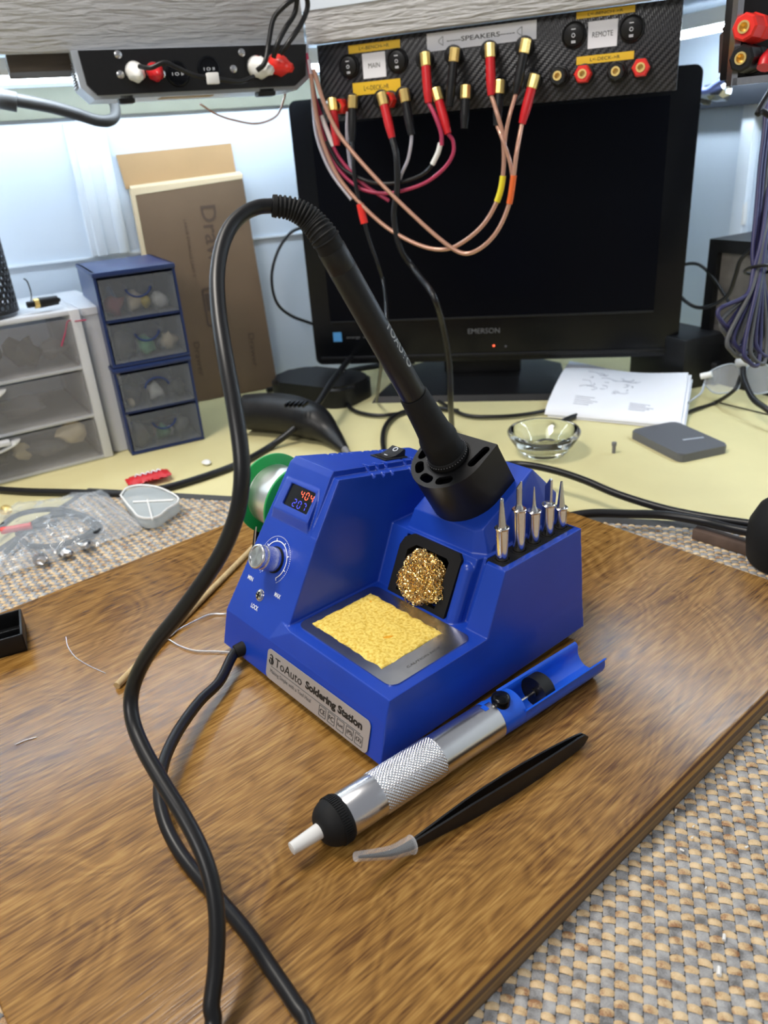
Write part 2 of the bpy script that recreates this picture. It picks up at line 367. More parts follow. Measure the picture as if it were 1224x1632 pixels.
def text(s,M4,w,h,name,m,parent,ext=.0001,bold=0,cx=True):
    """writing fitted into w x h, centred on M4's origin in its xy plane"""
    cu=bpy.data.curves.new('t','FONT'); cu.body=s; cu.size=1; cu.extrude=0; cu.offset=bold; cu.resolution_u=3
    to=bpy.data.objects.new('t',cu); COL.objects.link(to); bpy.context.view_layer.update()
    dg=bpy.context.evaluated_depsgraph_get(); me=bpy.data.meshes.new_from_object(to.evaluated_get(dg))
    bpy.data.objects.remove(to); bpy.data.curves.remove(cu)
    xs=[v.co.x for v in me.vertices]; ys=[v.co.y for v in me.vertices]
    x0,x1,y0,y1=min(xs),max(xs),min(ys),max(ys)
    if w is None: w=h*(x1-x0)/(y1-y0)
    S=Matrix.Diagonal((w/(x1-x0),h/(y1-y0),1,1))@Matrix.Translation((-(x0+x1)/2,-(y0+y1)/2,0))
    me.transform(M4@Matrix.Translation((0,0,ext))@S)
    for p in me.materials: pass
    me.materials.clear(); me.materials.append(M[m])
    me.name=name; return link(name,me,parent,0)
def rrect(x0,y0,x1,y1,r,n=5):
    out=[]
    for cx,cy,a in ((x1-r,y1-r,0),(x0+r,y1-r,90),(x0+r,y0+r,180),(x1-r,y0+r,270)):
        for i in range(n+1):
            t=rad(a+90*i/n); out.append((cx+r*math.cos(t),cy+r*math.sin(t)))
    return out
def boolean(o,cut,op='DIFFERENCE'):
    md=o.modifiers.new('b','BOOLEAN'); md.object=cut; md.operation=op; md.solver='EXACT'; bpy.context.view_layer.update()
    me=bpy.data.meshes.new_from_object(o.evaluated_get(bpy.context.evaluated_depsgraph_get())); o.modifiers.clear(); o.data=me
    bpy.data.objects.remove(cut)
def mmv(*p): return V(p)*.001
# ------------------------------------------------------------------ structure: bench, walls, mat, board
def mm_pts(l): return [V(p)*.001 for p in l]
b=B(); b.prism([((A*a+Bv*q).x,(A*a+Bv*q).y) for a,q in ((-1.25,WB+.0005),(-1.25,.9),(WA-.0005,.9),(WA-.0005,WB+.0005))],DZ-.03,DZ); bench=b.build('workbench','bench',smooth=0)
tag(bench,'cream painted workbench top under the mat and all tools','workbench')
# woven mat
U=V((math.cos(rad(33)),math.sin(rad(33)),0)); W=V((math.sin(rad(33)),-math.cos(rad(33)),0))
u0,u1,v0,v1=-.45,.46,-.355,.42
mr=empty('woven_mat',(0,0,DZ),'grey and tan woven placemat lying on the cream bench under the wooden board','placemat')
b=B(); b._add([U*u+W*v+Z*z for z in (DZ+.0002,MZ-.0008) for u,v in ((u0,v0),(u1,v0),(u1,v1),(u0,v1))],[(0,1,2,3),(4,5,6,7),(0,1,5,4),(1,2,6,5),(2,3,7,6),(3,0,4,7)]); b.build('backing','mat_base',mr,smooth=0)
def weave():
    g=B(); pu,pv=.0057,.0042; nu=int((u1-u0)/pu); nv=int((v1-v0)/pv)
    for i in range(nu):
        ph=(i%2)
        jit=rnd.uniform(-.0003,.0003)
        for j in range(nv):
            uc=u0+(i+.5)*pu; vc=v0+(j+.5)*pv+jit+.0006*math.sin(i*.7+j*.13)
            p=U*uc+W*vc
            if -.332<p.x<.104 and -.19<p.y<.313: continue      # under the board
            if p.x<-.36 and p.y<-.28 or p.y<-.33: continue
            tan=(j+ph)%2
            du=pu*(.55 if tan else .47); dv=pv*(.43 if tan else .62)
            top=MZ+(.0006 if tan else .0002)+rnd.uniform(-.0002,.0002); base=MZ-.0008; sk=rnd.uniform(-.0004,.0004)
            vs=[]; 
            if tan:
                for a in range(5):
                    x=-1+a*.5; hz=base+(top-base)*(1-.75*x*x)
                    for c in range(4):
                        y=-1+c*2/3; q=p+U*(x*du)+W*(y*dv*(1-.25*x*x)+sk*x); hh=hz-.0007*(y*y); vs.append((q.x,q.y,hh))
                g._add(vs,[(a*4+c,a*4+c+1,(a+1)*4+c+1,(a+1)*4+c) for a in range(4) for c in range(3)],0)
            else:
                for a in range(4):
                    y=-1+a*2/3; hz=base+(top-base)*(1-.65*y*y)
                    for c in range(4):
                        x=-1+c*2/3; q=p+U*(x*du)+W*(y*dv); hh=hz-(.0003 if c in(0,3) else 0); vs.append((q.x,q.y,hh))
                g._add(vs,[(a*4+c,a*4+c+1,(a+1)*4+c+1,(a+1)*4+c) for a in range(3) for c in range(3)],1)
    o=g.build('weave',['mat_tan','mat_grey'],mr,smooth=80,fix=True)
    return o
weave()
b=B()
for (a0,c0,a1,c1) in ((u0-.004,v0-.010,u1,v0+.002),(u0-.006,v0,u0+.002,v1)):
    b._add([U*u+W*v+Z*z for z in (DZ+.0003,MZ+.0004) for u,v in ((a0,c0),(a1,c0),(a1,c1),(a0,c1))],[(0,1,2,3),(4,5,6,7),(0,1,5,4),(1,2,6,5),(2,3,7,6),(3,0,4,7)])
b.build('binding','mat_edge',mr,smooth=0)
# wooden board
b=B(); bx0,bx1,by0,by1=-.340,.1125,-.1995,.3215
b.prism(rrect(bx0,by0,bx1,by1,.004,4),MZ+.0004,BZ)
bd=b.bm; bmesh.ops.recalc_face_normals(bd,faces=bd.faces[:])
te=[e for e in bd.edges if all(abs(v.co.z-BZ)<1e-5 for v in e.verts)]
bmesh.ops.bevel(bd,geom=te,offset=.0011,segments=3,profile=.5,affect='EDGES')
for f in bd.faces: f.material_index=0 if f.normal.z>.6 else 1
board=b.build('wooden_board',['wood','ply'],smooth=50)
tag(board,'brown stained plywood board with layered edges under the soldering station','board')
rebase(board,((bx0+bx1)/2,(by0+by1)/2,0))
board.data.transform(Matrix.Identity(4))
# white crumbs and scratches
cr=[(1110,1182,7),(1094,1245,5),(1077,1292,4),(1105,1317,3),(1103,1335,3),(1087,1355,4),(1154,1494,6),(1146,1548,8),(1190,1350,4),(1210,1255,3),(1150,1240,3),(1125,1415,3)]
for i,(x,y,s) in enumerate(cr):
    p=onz(x,y,MZ+.0016); q=B(); r=.00022*s; a=rnd.uniform(0,3); q.cyl(p-V((math.cos(a),math.sin(a),0))*r*1.1,p+V((math.cos(a),math.sin(a),.1))*r*1.1,r*.62,r*.5,7)
    o=q.build('plastic_crumb','crumb'); rebase(o,p); tag(o,'tiny white plastic crumb scattered on the woven mat beside the board','crumb','white crumbs on the mat')
# ------------------------------------------------------------------ soldering station
st=empty('soldering_station',(-.08,.085,BZ),'blue soldering station with digital display, sponge tray and tip rack on the wooden board','soldering station')
def hullobj(pts):
    q=B(); q.hull(mm_pts(pts)); return q.build('h','blue',smooth=0)
def yf(z): return 1.5+.618*(z-24)      # tower front plane
def cfy(z): return 81.7+.48*(z-35.9)     # centre block front plane
hs=[]
# plinth with chamfered upper front edge
hs.append(hullobj([(-165,-5,0),(0,-5,0),(.5,175,0),(-165,175,0),(-165,1.5,24),(-1,1.5,24),(-1.2,174.2,24),(-164,174,24)]))
hs.append(hullobj([(-114,1.6,24),(-1,1.5,24),(-108,9.4,36.5),(-92,6.2,36.5),(-1.5,6,36.5),(-1.5,173.8,36.5),(-104,173,36.5),(-1.2,174.2,23),(-105,174,23),(-104,2,22),(-1,2,22)]))
# tower
def zt(y): return 120.6-.19*(y-61)
T=hullobj([(-165,yf(24),24),(-98.5,yf(24),24),(-164,yf(24)+2,20),(-99,yf(24)+2,20),(-103.0,yf(117),117),(-152,yf(117),117),(-149.5,62,120.5),(-108,62,120.5),(-104,62,117),
 (-164.5,173.5,22),(-98.5,173.5,22),(-102,150,100),(-138,150,100),(-134,148,zt(148)),(-106,148,zt(148))])
TFn=V((0,-1,.618)).normalized(); TFu=V((0,.618,1)).normalized()
def tf(x,z,d=0): return mmv(x,yf(z),z)+TFn*d*.001
def tower_cut(x0,z0,x1,z1,dep_,grow=0):
    q=B(); c=[]
    for (x,z) in ((x0,z0),(x1,z0),(x1,z1),(x0,z1)):
        c.append(tf(x,z,-dep_)); 
    for (x,z) in ((x0-grow,z0-grow),(x1+grow,z0-grow),(x1+grow,z1+grow),(x0-grow,z1+grow)): c.append(tf(x,z,6))
    q.hull(c); return q.build('c','blue',smooth=0)
# raised bezel around the display then window
bez=[tf(x,z,d) for x,z,d in ((-152,82.6,-1),(-111,83,-1),(-113,110,-1),(-151,109,-1),(-149,90.3,3.5),(-110.5,90.6,3.5),(-114.5,108.5,.8),(-148.5,107.8,.8))]
q=B(); q.hull(bez); Z1=q.build('h','blue',smooth=0)
boolean(T,Z1,'UNION')
ZO=tf(-128.5,90.4,3.5); ZU=(tf(-128.5,108.2,.8)-ZO).normalized(); ZM=frame(ZO,(1,0,0),y=ZU)   # local x right, y up the bezel face, z outwards
q=B(); q.boxb((-.0136,.0045,-.0035),(.0131,.0190,.006),ZM); boolean(T,q.build('c','blue',smooth=0))
# step along the right shoulder of the tower
q=B(); q.hull([mmv(x,y,z) for x in (-108.4,-95) for y,z in ((40,zt(40)-4.2),(172,zt(172)-4.2),(40,140),(172,140))]); boolean(T,q.build('c','blue',smooth=0))
q=B(); q.hull([tf(-108.4,84,-.2),tf(-95,84,-.2),tf(-108.4,120,-2.6),tf(-95,120,-2.6),tf(-108.4,84,7),tf(-95,84,7),tf(-108.4,120,7),tf(-95,120,7)]); boolean(T,q.build('c','blue',smooth=0))
for k in (87.5,95.5,103,119.5,127):          # vent slots over the shoulder
    q=B(); q.hull([mmv(x,k+d,zt(k)+h) for x in (-113,-100) for d in (0,2.4) for h in ((-1.4 if x<-110 else -8.5),6)]); boolean(T,q.build('c','blue',smooth=0))
for k in (84,91,98,110,116,122):
    q=B(); q.boxb(mmv(-150+(k-61)*.17-4,k,zt(k)-5),mmv(-150+(k-61)*.17+5,k+1.8,zt(k)+5)); boolean(T,q.build('c','blue',smooth=0))
q=B(); q.boxb(mmv(-126.5,109,104),mmv(-113.5,125,126)); boolean(T,q.build('c','blue',smooth=0))
hs.append(T)
# back block with sloped front, hole for the wool box
Cb=hullobj([(-101,cfy(34),34),(-1.4,cfy(34),34),(-3,cfy(73.5),73.5),(-101,cfy(73.5),73.5),(-103,173,34),(-1.4,174,34),(-3,172,73.5),(-103,172,73.5)])
CFn=V((0,-1,.48)).normalized(); CFu=V((0,.48,1)).normalized()
def cf(x,z,d=0): return mmv(x,cfy(z),z)+CFn*d*.001
q=B(); q.hull([cf(x,z,d) for d in (6,-34) for x,z in ((-85,35),(-36,35),(-36,71),(-85,71))]); boolean(Cb,q.build('c','blue',smooth=0))
# groove between the wool post and the tip rack
q=B(); q.hull([cf(x,z,d) for d,xx in ((5,0),) for x,z in ((-26.5,36.5),(-17,36.5),(-16.5,76),(-26,76))]+[cf(x,z,-4.5) for x,z in ((-24,36.5),(-20,36.5),(-19.5,76),(-23.5,76))]); boolean(Cb,q.build('c','blue',smooth=0))
q=B(); q.boxb(mmv(-21.5,103,68),mmv(-7.5,171.5,80)); boolean(Cb,q.build('c','blue',smooth=0))
hs.append(Cb)
# wool frame post, rounded
q=B(); q.tube([cf(-29.5,35,-1.5),cf(-29.8,66,-1.5)],.0052,14,raw=True); q.sphere(cf(-29.8,66,-1.5),.0052); hs.append(q.build('h','blue',smooth=0))
# holder wedge with peaked back
S30=math.tan(rad(28))
hs.append(hullobj([(-89,102,72),(-32,102.5,72),(-23,107,72),(-87,107.5,85),(-34,107.5,86),(-29,110,88.2),(-29,155.7,112.4),(-87,155.7,112.4),(-87,185,86),(-29,180.4,88),(-29,176,68),(-87,182,68),(-24,112,70),(-24,172,70)]))
for o in hs[1:]: pass
big=B()
for o in hs:
    bb=bmesh.new(); bb.from_mesh(o.data); big.merge(bb)
    bpy.data.objects.remove(o)
shell=big.build('shell','blue',None,smooth=0)
md=shell.modifiers.new('r','REMESH'); md.mode='VOXEL'; md.voxel_size=.00050; md.adaptivity=0
m2=shell.modifiers.new('s','SMOOTH'); m2.factor=.5; m2.iterations=6
bpy.context.view_layer.update()
me=bpy.data.meshes.new_from_object(shell.evaluated_get(bpy.context.evaluated_depsgraph_get())); bpy.data.objects.remove(shell)
me.materials.clear(); me.materials.append(M['blue'])
shell=link('shell',me,st,0)
for p in me.polygons: p.use_smooth=True
# black underside with feet
b=B(); b.boxb(mmv(-160,1,-3.2),mmv(-5,170,1.5),bev=.001)
b.build('base_plate','black_matte',st)
for x,y in ((-150,12),(-15,12),(-15,160),(-150,160)):
    b=B(); b.cyl(mmv(x,y,-6),mmv(x,y,-2.5),.007,.0075,20); b.build('foot','black_matte',st)
# nameplate on the front face
FFn=V((0,-24,6.5)).normalized()
def ffy(z): return -5+6.5*z/24
LM=frame(mmv(-61.2,ffy(10.4)-.55,10.4),(1,0,0),FFn)
b=B(); b.prism(rrect(-.0502,-.0100,.0502,.0100,.0034,6),0,.0004,LM); lb=b.build('nameplate','label',st)
def lt(x,y): return LM@Matrix.Translation((x*.001,y*.001,.00045))
text('ToAuto',lt(-27,3.9),.0285,.0058,'brand_writing','ink',lb)
text('Soldering Station',lt(17.5,3.6),.053,.0064,'title_writing','ink',lb,bold=.042)
text('Making Simple with a Tool Heal',lt(-24,-4.2),.043,.0034,'slogan_writing','ink2',lb)
b=B(); b.box((-1,-.8,.0005),(88,.28,.0002),None); b.bm.transform(LM@Matrix.Diagonal((.001,.001,1,1))); b.build('rule_line','ink2',lb,smooth=0)
b=B()
for k,x in enumerate((9.2,17.6,26,34.4,42.4)):
    b.prism(rrect(x-3.3,-8.2,x+3.3,-1.6,.3,2),.0004,.0006,LM@Matrix.Diagonal((.001,.001,1,1)),holes=[rrect(x-3.0,-7.9,x+3.0,-1.9,.2,2)])
b.build('mark_frames','ink2',lb,smooth=0)
for k,(s_,x) in enumerate((('CE',9.2),('FC',17.6),('RoHS',26),('(PS)',34.4),('(2)',42.4))): text(s_,lt(x,-4.9),.0047,.0031 if k not in(2,) else .0018,'mark_writing','ink',lb,bold=.01)
# small round emblem: two interlocked arcs and an arrow bar
b=B(); e0=LM@Matrix.Translation((-.0452,.0036,.0006))
b.torus(.0019,.00042,e0@Matrix.Translation((0,-.0009,0)),20,6,a0=rad(170),a1=rad(400)); b.torus(.0014,.00038,e0@Matrix.Translation((-.0003,.0018,0)),16,6,a0=rad(-60),a1=rad(150))
b.box((0,.0006,0),(.0034,.0008,.0002),e0); b.box((.0003,-.0012,0),(.0007,.0024,.0002),e0); b.build('emblem','ink',lb,smooth=0)
# display
DM=ZM@Matrix.Translation((-.0002,.01175,-.0017))
b=B(); b.box((0,0,0),(.0280,.0155,.0006),DM); dp=b.build('display','black_gloss',st,smooth=0)
SEG={'4':'bcfg','0':'abcdef','2':'abged','7':'abc'}
def digits(s_,x0,y0,w_,h_,m,name):
    q=B()
    for i,ch in enumerate(s_):
        x=x0+i*(w_+.0024); t=.00055
        P={'a':((x+w_/2,y0+h_),1),'d':((x+w_/2,y0),1),'g':((x+w_/2,y0+h_/2),1),'f':((x,y0+h_*.75),0),'b':((x+w_,y0+h_*.75),0),'e':((x,y0+h_*.25),0),'c':((x+w_,y0+h_*.25),0)}
        for k in SEG[ch]:
            (cx,cy),hz=P[k]; L_=(w_ if hz else h_/2)-.0008
            q.box((cx,cy,.0004),(L_,t,.0001) if hz else (t,L_,.0001),DM)
    q.build(name,m,dp,smooth=0)
digits('404',-.0010,.0010,.0027,.0046,'red_led','red_digits'); digits('207',-.0048,-.0060,.0028,.0047,'blue_led','blue_digits')
# knob with scale
KC=(-133.0,63.8)
KM=frame(tf(*KC,.2),(1,0,0),TFn)
b=B(); b.lathe([(0,.0088),(.0004,.0088)],KM,40); b.build('knob_gap','black_matte',st)
b=B()
def kr(a,z): return 1+(.018*math.cos(a*40) if .002<z<.0115 else 0)
b.lathe([(.0006,.0070),(.0010,.0079),(.0030,.0079),(.0100,.0079),(.0108,.0079),(.0112,.0074),(.0122,.0074),(.0130,.0080),(.0150,.0080),(.0157,.0074),(.0157,.0064),(.0152,.0062)],KM,240,rmod=kr,close=False)
fn_=96; b._add([KM@V((0,0,.0150))]+[KM@V((.0063*math.cos(2*math.pi*i/fn_),.0063*math.sin(2*math.pi*i/fn_),.0152+.00022*math.cos(2*math.pi*i/fn_*4))) for i in range(fn_)],[(0,1+i,1+(i+1)%fn_) for i in range(fn_)])
b.build('knob','alu',st,smooth=50)
def arc(R,t,a0,a1,n,q,dash=False):
    for i in range(n):
        if dash and i%2: continue
        A0=rad(a0+(a1-a0)*i/n); A1=rad(a0+(a1-a0)*(i+1)/n)
        vs=[KM@V((r_*math.cos(a_),r_*math.sin(a_),.00025)) for a_ in (A0,A1) for r_ in (R-t,R+t)]
        q._add(vs,[(0,1,3,2)])
b=B(); arc(.0122,.00032,-55,235,60,b); arc(.0154,.00022,-55,235,110,b,True)
for a_ in range(-55,236,41):
    t=rad(a_); b.box((.0131,0,.00025),(.0018,.0006,.00005),KM@Matrix.Rotation(t,4,'Z'))
b.build('scale_marks','wprint',st,smooth=0,fix=True)
text('MAX',frame(tf(-118.6,47.4,.25),(1,0,0),TFn),.0064,.0028,'max_writing','wprint',st,bold=.02)
text('MIN',frame(tf(-150.6,47.6,.25),(1,0,0),TFn),.0060,.0028,'min_writing','wprint',st,bold=.02)
text('LOCK',frame(tf(-136.6,34.8,.25),(1,0,0),TFn),.0080,.0030,'lock_writing','wprint',st,bold=.02)
SM=frame(tf(-135.4,42.2,.1),(1,0,0),TFn)
b=B(); b.lathe([(-.001,.0040),(.0002,.0040),(.0002,.0035),(.0011,.0033),(.0017,.0022),(.0018,0)],SM,28); sw=b.build('lock_screw','chrome',st)
b=B(); b.box((0,0,.0016),(.0044,.0009,.0010),SM); b.box((0,0,.0016),(.0009,.0044,.0010),SM); b.build('screw_recess','black_matte',sw,smooth=0)
# rocker switch on the tower top
RM=frame(mmv(-120,117,zt(117)+.1),(1,0,0),V((0,.19,1)))
b=B(); b.box((0,0,.0003),(.0155,.0205,.0012),RM,bev=.0005); rk0=b.build('switch_frame','black',st)
RP=frame(RM@mmv(0,0,0),RM.to_3x3()@V((0,1,0)),y=RM.to_3x3()@V((0,0,1)))
b=B(); b.prism([(q_[0]*.001,q_[1]*.001) for q_ in ((-8.5,.5),(-8.5,1.3),(-4,1.3),(0,2.0),(4,3.5),(7.4,5.6),(8.2,5.7),(9,4.8),(9,.5))],-.006,.006,RP); rk=b.build('switch_rocker','black',rk0,smooth=25)
b=B(); OM=frame(RM@mmv(0,5.4,4.55),(1,0,0),RM.to_3x3()@V((0,-.60,1))); b.torus(.0017,.00035,OM,24,6); b.box((0,-.0030,.0017),(.0030,.0007,.0003),RM); b.build('switch_symbols','wprint',rk0,smooth=0)
# iron holder cup, U-shaped, tilted
AL=rad(29.5); Dv=V((0,-math.sin(AL),math.cos(AL))); Ev=V((0,math.cos(AL),math.sin(AL)))
P0=onp(712,727,Dv,onp(800,699.8,(1,0,0),-.034).dot(Dv))
P0.x=-.0592
CM=frame(P0,(1,0,0),Dv)       # local x right, y = towards the back along Ev, z = iron axis
def U_out(R,yb,n=20):
    return [(R*math.cos(rad(180+180*i/n)),R*math.sin(rad(180+180*i/n))) for i in range(n+1)]+[(R,yb),(-R,yb)]
def slot(a0,a1,r0,r1,n=6):
    rc=(r1-r0)/2; rm=(r0+r1)/2; out=[]
    da=math.degrees(rc/rm)
    for i in range(n+1): t=rad(a0+da+(a1-a0-2*da)*i/n); out.append((r1*math.cos(t),r1*math.sin(t)))
    for i in range(1,n): 
        t=rad(a1-da); c=V((rm*math.cos(t),rm*math.sin(t))); u=t+math.pi*i/n; out.append((c.x+rc*math.cos(u),c.y+rc*math.sin(u)))
    for i in range(n+1): t=rad(a1-da-(a1-a0-2*da)*i/n); out.append((r0*math.cos(t),r0*math.sin(t)))
    for i in range(1,n):
        t=rad(a0+da); c=V((rm*math.cos(t),rm*math.sin(t))); u=t+math.pi+math.pi*i/n; out.append((c.x+rc*math.cos(u),c.y+rc*math.sin(u)))
    return out
RH=.0132
hole=[(RH*math.cos(rad(360*i/32)),RH*math.sin(rad(360*i/32))) for i in range(32)][::-1]
slots=[slot(a0,a1,.0163,.0222) for a0,a1 in ((176,204),(209,240),(246,277),(284,318))]
sl2=rrect(-.0028,-.0085,.0028,.0085,.0027,6); 
slr=[( .0195+x*math.cos(rad(-8))-y*math.sin(rad(-8)), .0065+x*math.sin(rad(-8))+y*math.cos(rad(-8))) for x,y in sl2]
sll=[(-x,y) for x,y in slr]; 
b=B(); b.prism(U_out(.025,.0185),-.002,0,CM,holes=[hole]+slots[1:]+[slr]+[slots[0]])
b.prism(U_out(.0248,.0185),-.047,-.0019,CM,holes=[U_out(.0225,.0165)[::-1]])
b.lathe([(-.046,RH+.0012),(0.0,RH+.0012),(0.0,RH),(-.046,RH)],CM,32,close=False)
b.build('iron_holder','black',st,smooth=30)
# wool box in the opening
HM=frame(cf(-60.5,53,.6),(1,0,0),CFn)
out=[(-.0260,-.0215),(.0255,-.0215),(.0262,.0190),(.0235,.0222),(-.0165,.0222),(-.0235,.0180),(-.0262,.0120)]
inn=[(-.0190,-.0165),(.0165,-.0165),(.0175,.0140),(.0150,.0160),(-.0120,.0160),(-.0185,.0110)]
b=B(); b.prism(out,-.001,.0018,HM,holes=[inn[::-1]]); 
b.prism([(x*1.09,y*1.09) for x,y in inn],-.030,-.0008,HM,holes=[inn[::-1]]); b.prism([(x*1.09,y*1.09) for x,y in inn],-.031,-.029,HM)
b.build('wool_box','black_matte',st,smooth=30)
# tip rack insert
b=B(); b.prism(rrect(-.0213,.1033,-.0077,.1712,.002,4),.066,.0728); b.build('tip_rack_insert','black_matte',st)
b=B()
TY=[110.3,125.7,139.4,153.2,166]
for y in TY: b.torus(.0047,.0005,Matrix.Translation(mmv(-14.6,y,72.9)),28,6)
b.build('tip_sockets','black_matte',st)
# sponge tray
b=B(); b.prism(rrect(-.0965,.0135,-.0080,.0765,.006,6),.0362,.0373,holes=[rrect(-.0890,.0215,-.0245,.0665,.0012,2)[::-1]])
b.prism(rrect(-.0905,.020,-.023,.068,.001,2),.0362,.0366)
b.build('sponge_tray','plate',st,smooth=40)
text('CAUTION HOT',frame(V((-.0152,.044,.03735)),(0,1,0),Z),.026,.0016,'tray_writing','ink2',st)
# spool bracket on the far side
b=B()
for x in (-.2085,-.1695):
    b.hull([mmv(x*1000+dx,y,z) for dx in (-1.2,1.2) for y,z in ((40,-6),(108,-6),(82,82),(66,82))])
b.boxb(mmv(-207,38,-5.9),mmv(-160,112,-3))
b.build('spool_bracket','black_matte',st)
b=B(); b.cyl(mmv(-211,74,73),mmv(-164,74,73),.004,n=16); b.build('spool_axle','black_matte',st)
# ------------------------------------------------------------------ things on the board
# sponge
b=B()
poly=[(-.0895,.0212),(-.0590,.0205),(-.0262,.0222),(-.0238,.0450),(-.0246,.0672),(-.0600,.0668),(-.0892,.0675),(-.0886,.0440)]
bb=bmesh.new(); nx,ny=60,44
vs=[]
for i in range(nx+1):
    for j in range(ny+1):
        x=-.0896+.0653*i/nx; y=.0204+.0472*j/ny
        e=min(i,nx-i,(ny-j),j)/2.5; h=.0010*min(1,e)
        h+=.0007*noise.noise(V((x*90,y*90,0)))+.0005*noise.noise(V((x*420,y*420,3)))
        x+=.0008*noise.noise(V((y*120,0,i*.0)))if i in(0,nx) else 0
        y+=.0010*noise.noise(V((x*120,7,0))) if j in(0,ny) else 0
        vs.append(V((x,y,.0376+h)))
b._add(vs,[(i*(ny+1)+j,(i+1)*(ny+1)+j,(i+1)*(ny+1)+j+1,i*(ny+1)+j+1) for i in range(nx) for j in range(ny)])
r=bmesh.ops.extrude_face_region(b.bm,geom=b.bm.faces[:])
for v in [g for g in r['geom'] if isinstance(g,bmesh.types.BMVert)]: v.co.z=.0367
sp=b.build('cleaning_sponge','sponge',smooth=70); rebase(sp,(-.057,.044,.0367)); tag(sp,'yellow cellulose cleaning sponge lying in the metal tray of the blue station','sponge')
# brass wool
b=B(); rw=random.Random(3); wc=cf(-60.0,51.2,1.0)
Wm=frame(wc,(1,0,0),CFn)
for k in range(360):
    # a crimped flat strand following a random great-circle like curl in a squashed ball
    a=rw.uniform(.45,1.0)**.6; ax=V((rw.gauss(0,1),rw.gauss(0,1),rw.gauss(0,1))).normalized(); o1=ax.orthogonal().normalized(); o2=ax.cross(o1)
    st0=rw.uniform(0,6.28); ln=rw.uniform(1.2,3.6); pts=[]; off=V((rw.uniform(-.25,.25),rw.uniform(-.2,.2),rw.uniform(-.25,.25)))
    for i in range(44):
        t=st0+ln*i/43; d=(o1*math.cos(t)+o2*math.sin(t))*a+off*(1 if a<.9 else .3)
        if d.length>1: d.normalize()
        wob=.06*math.sin(t*9+k)+.10*math.sin(d.x*3+d.y*4)
        p=V((d.x*(.0178+.002*math.sin(k)) ,d.y*.0175,d.z*.011)); p*=1+wob
        if p.y>.004: p.x=p.x*(1-.010/.0175*(p.y-.004)*40*.6) if False else p.x
        pts.append(Wm@p)
    b.tube(pts,.00036,5,raw=True,rmod=(lambda i,a_:1.35 if i%2 else .35))
wo=b.build('brass_wool','brass',smooth=0,fix=False); rebase(wo,wc); tag(wo,'curly golden brass cleaning wool stuffed in the black opening of the station','brass wool')
# soldering tips
def make_tip(kind,x,y,label,H):
    t=empty('soldering_tip',(x,y,.0668),label,'soldering tip','spare tips in the tip rack')
    q=B(); T0=Matrix.Translation((x,y,0))
    z0=.0670
    q.lathe([(z0,.0026),(z0+.0005,.0031),(z0+H-.0006,.0033),(z0+H,.0033),(z0+H+.0002,.0037),(z0+H+.0010,.0038),(z0+H+.0014,.0034),(z0+H+.0014,.0028)],T0,32); q.bm.transform(T0@Matrix.Diagonal((1.17,1.17,1,1))@T0.inverted()); q.build('sleeve','chrome',t)
    q=B(); zt=z0+H+.0014
    if kind=='chisel':
        q.lathe([(zt,.0026),(zt+.016,.0011),(zt+.018,.0010),(zt+.0185,.0006),(zt+.0185,0)],T0,24)
    elif kind=='hoof':
        q.lathe([(zt,.0026),(zt+.002,.0019),(zt+.0035,.0017),(zt+.013,.0017)],T0,24)
        q.hull([V((x+dx,y+dy,zt+dz)) for dx,dy,dz in ((-.0017,-.0006,.0130),(-.0017,.0006,.0130),(.0017,-.0006,.0130),(.0017,.0006,.0130),(.0006,-.0016,.0130),(.0006,.0016,.0130),(-.0006,-.0016,.0130),(-.0006,.0016,.0130),(.0016,-.0006,.0176),(.0016,.0006,.0176),(.0012,0,.0180))])
    elif kind=='conical':
        q.lathe([(zt,.0026),(zt+.0025,.0014),(zt+.0045,.0012),(zt+.0155,.0003),(zt+.0158,0)],T0,24)
    elif kind=='knife':
        q.lathe([(zt,.0026),(zt+.0012,.0022),(zt+.0014,.0015)],T0,24)
        q.hull([V((x+dx,y+dy,zt+dz)) for dx,dy,dz in ((-.0024,-.0005,.0010),(-.0024,.0005,.0010),(.0022,-.0012,.0010),(.0022,.0012,.0010),(-.0026,-.0003,.0110),(-.0026,.0003,.0110),(.0022,-.0010,.0162),(.0022,.0010,.0162),(.0012,-.0005,.0172),(.0012,.0005,.0172))])
    else:
        q.lathe([(zt,.0025),(zt+.0165,.00085),(zt+.0172,.0007),(zt+.0172,0)],T0,24)
    q.build('tip_point','steel',t)
for kd,y,lab,H in (('chisel',110.3,'nickel soldering tip with a chisel end, frontmost in the rack near the brass wool',.0262),
  ('hoof',125.7,'tallest soldering tip, slanted hoof end, second from the front of the rack',.0325),
  ('conical',139.4,'soldering tip with a needle sharp conical point, in the middle of the rack',.0262),
  ('knife',153.2,'soldering tip with a flat knife blade end, second from the back of the rack',.0258),
  ('bevel',166,'soldering tip with a blunt cone, rearmost in the rack at the station back corner',.0190)):
    make_tip(kd,-.0146,y*.001,lab,H)
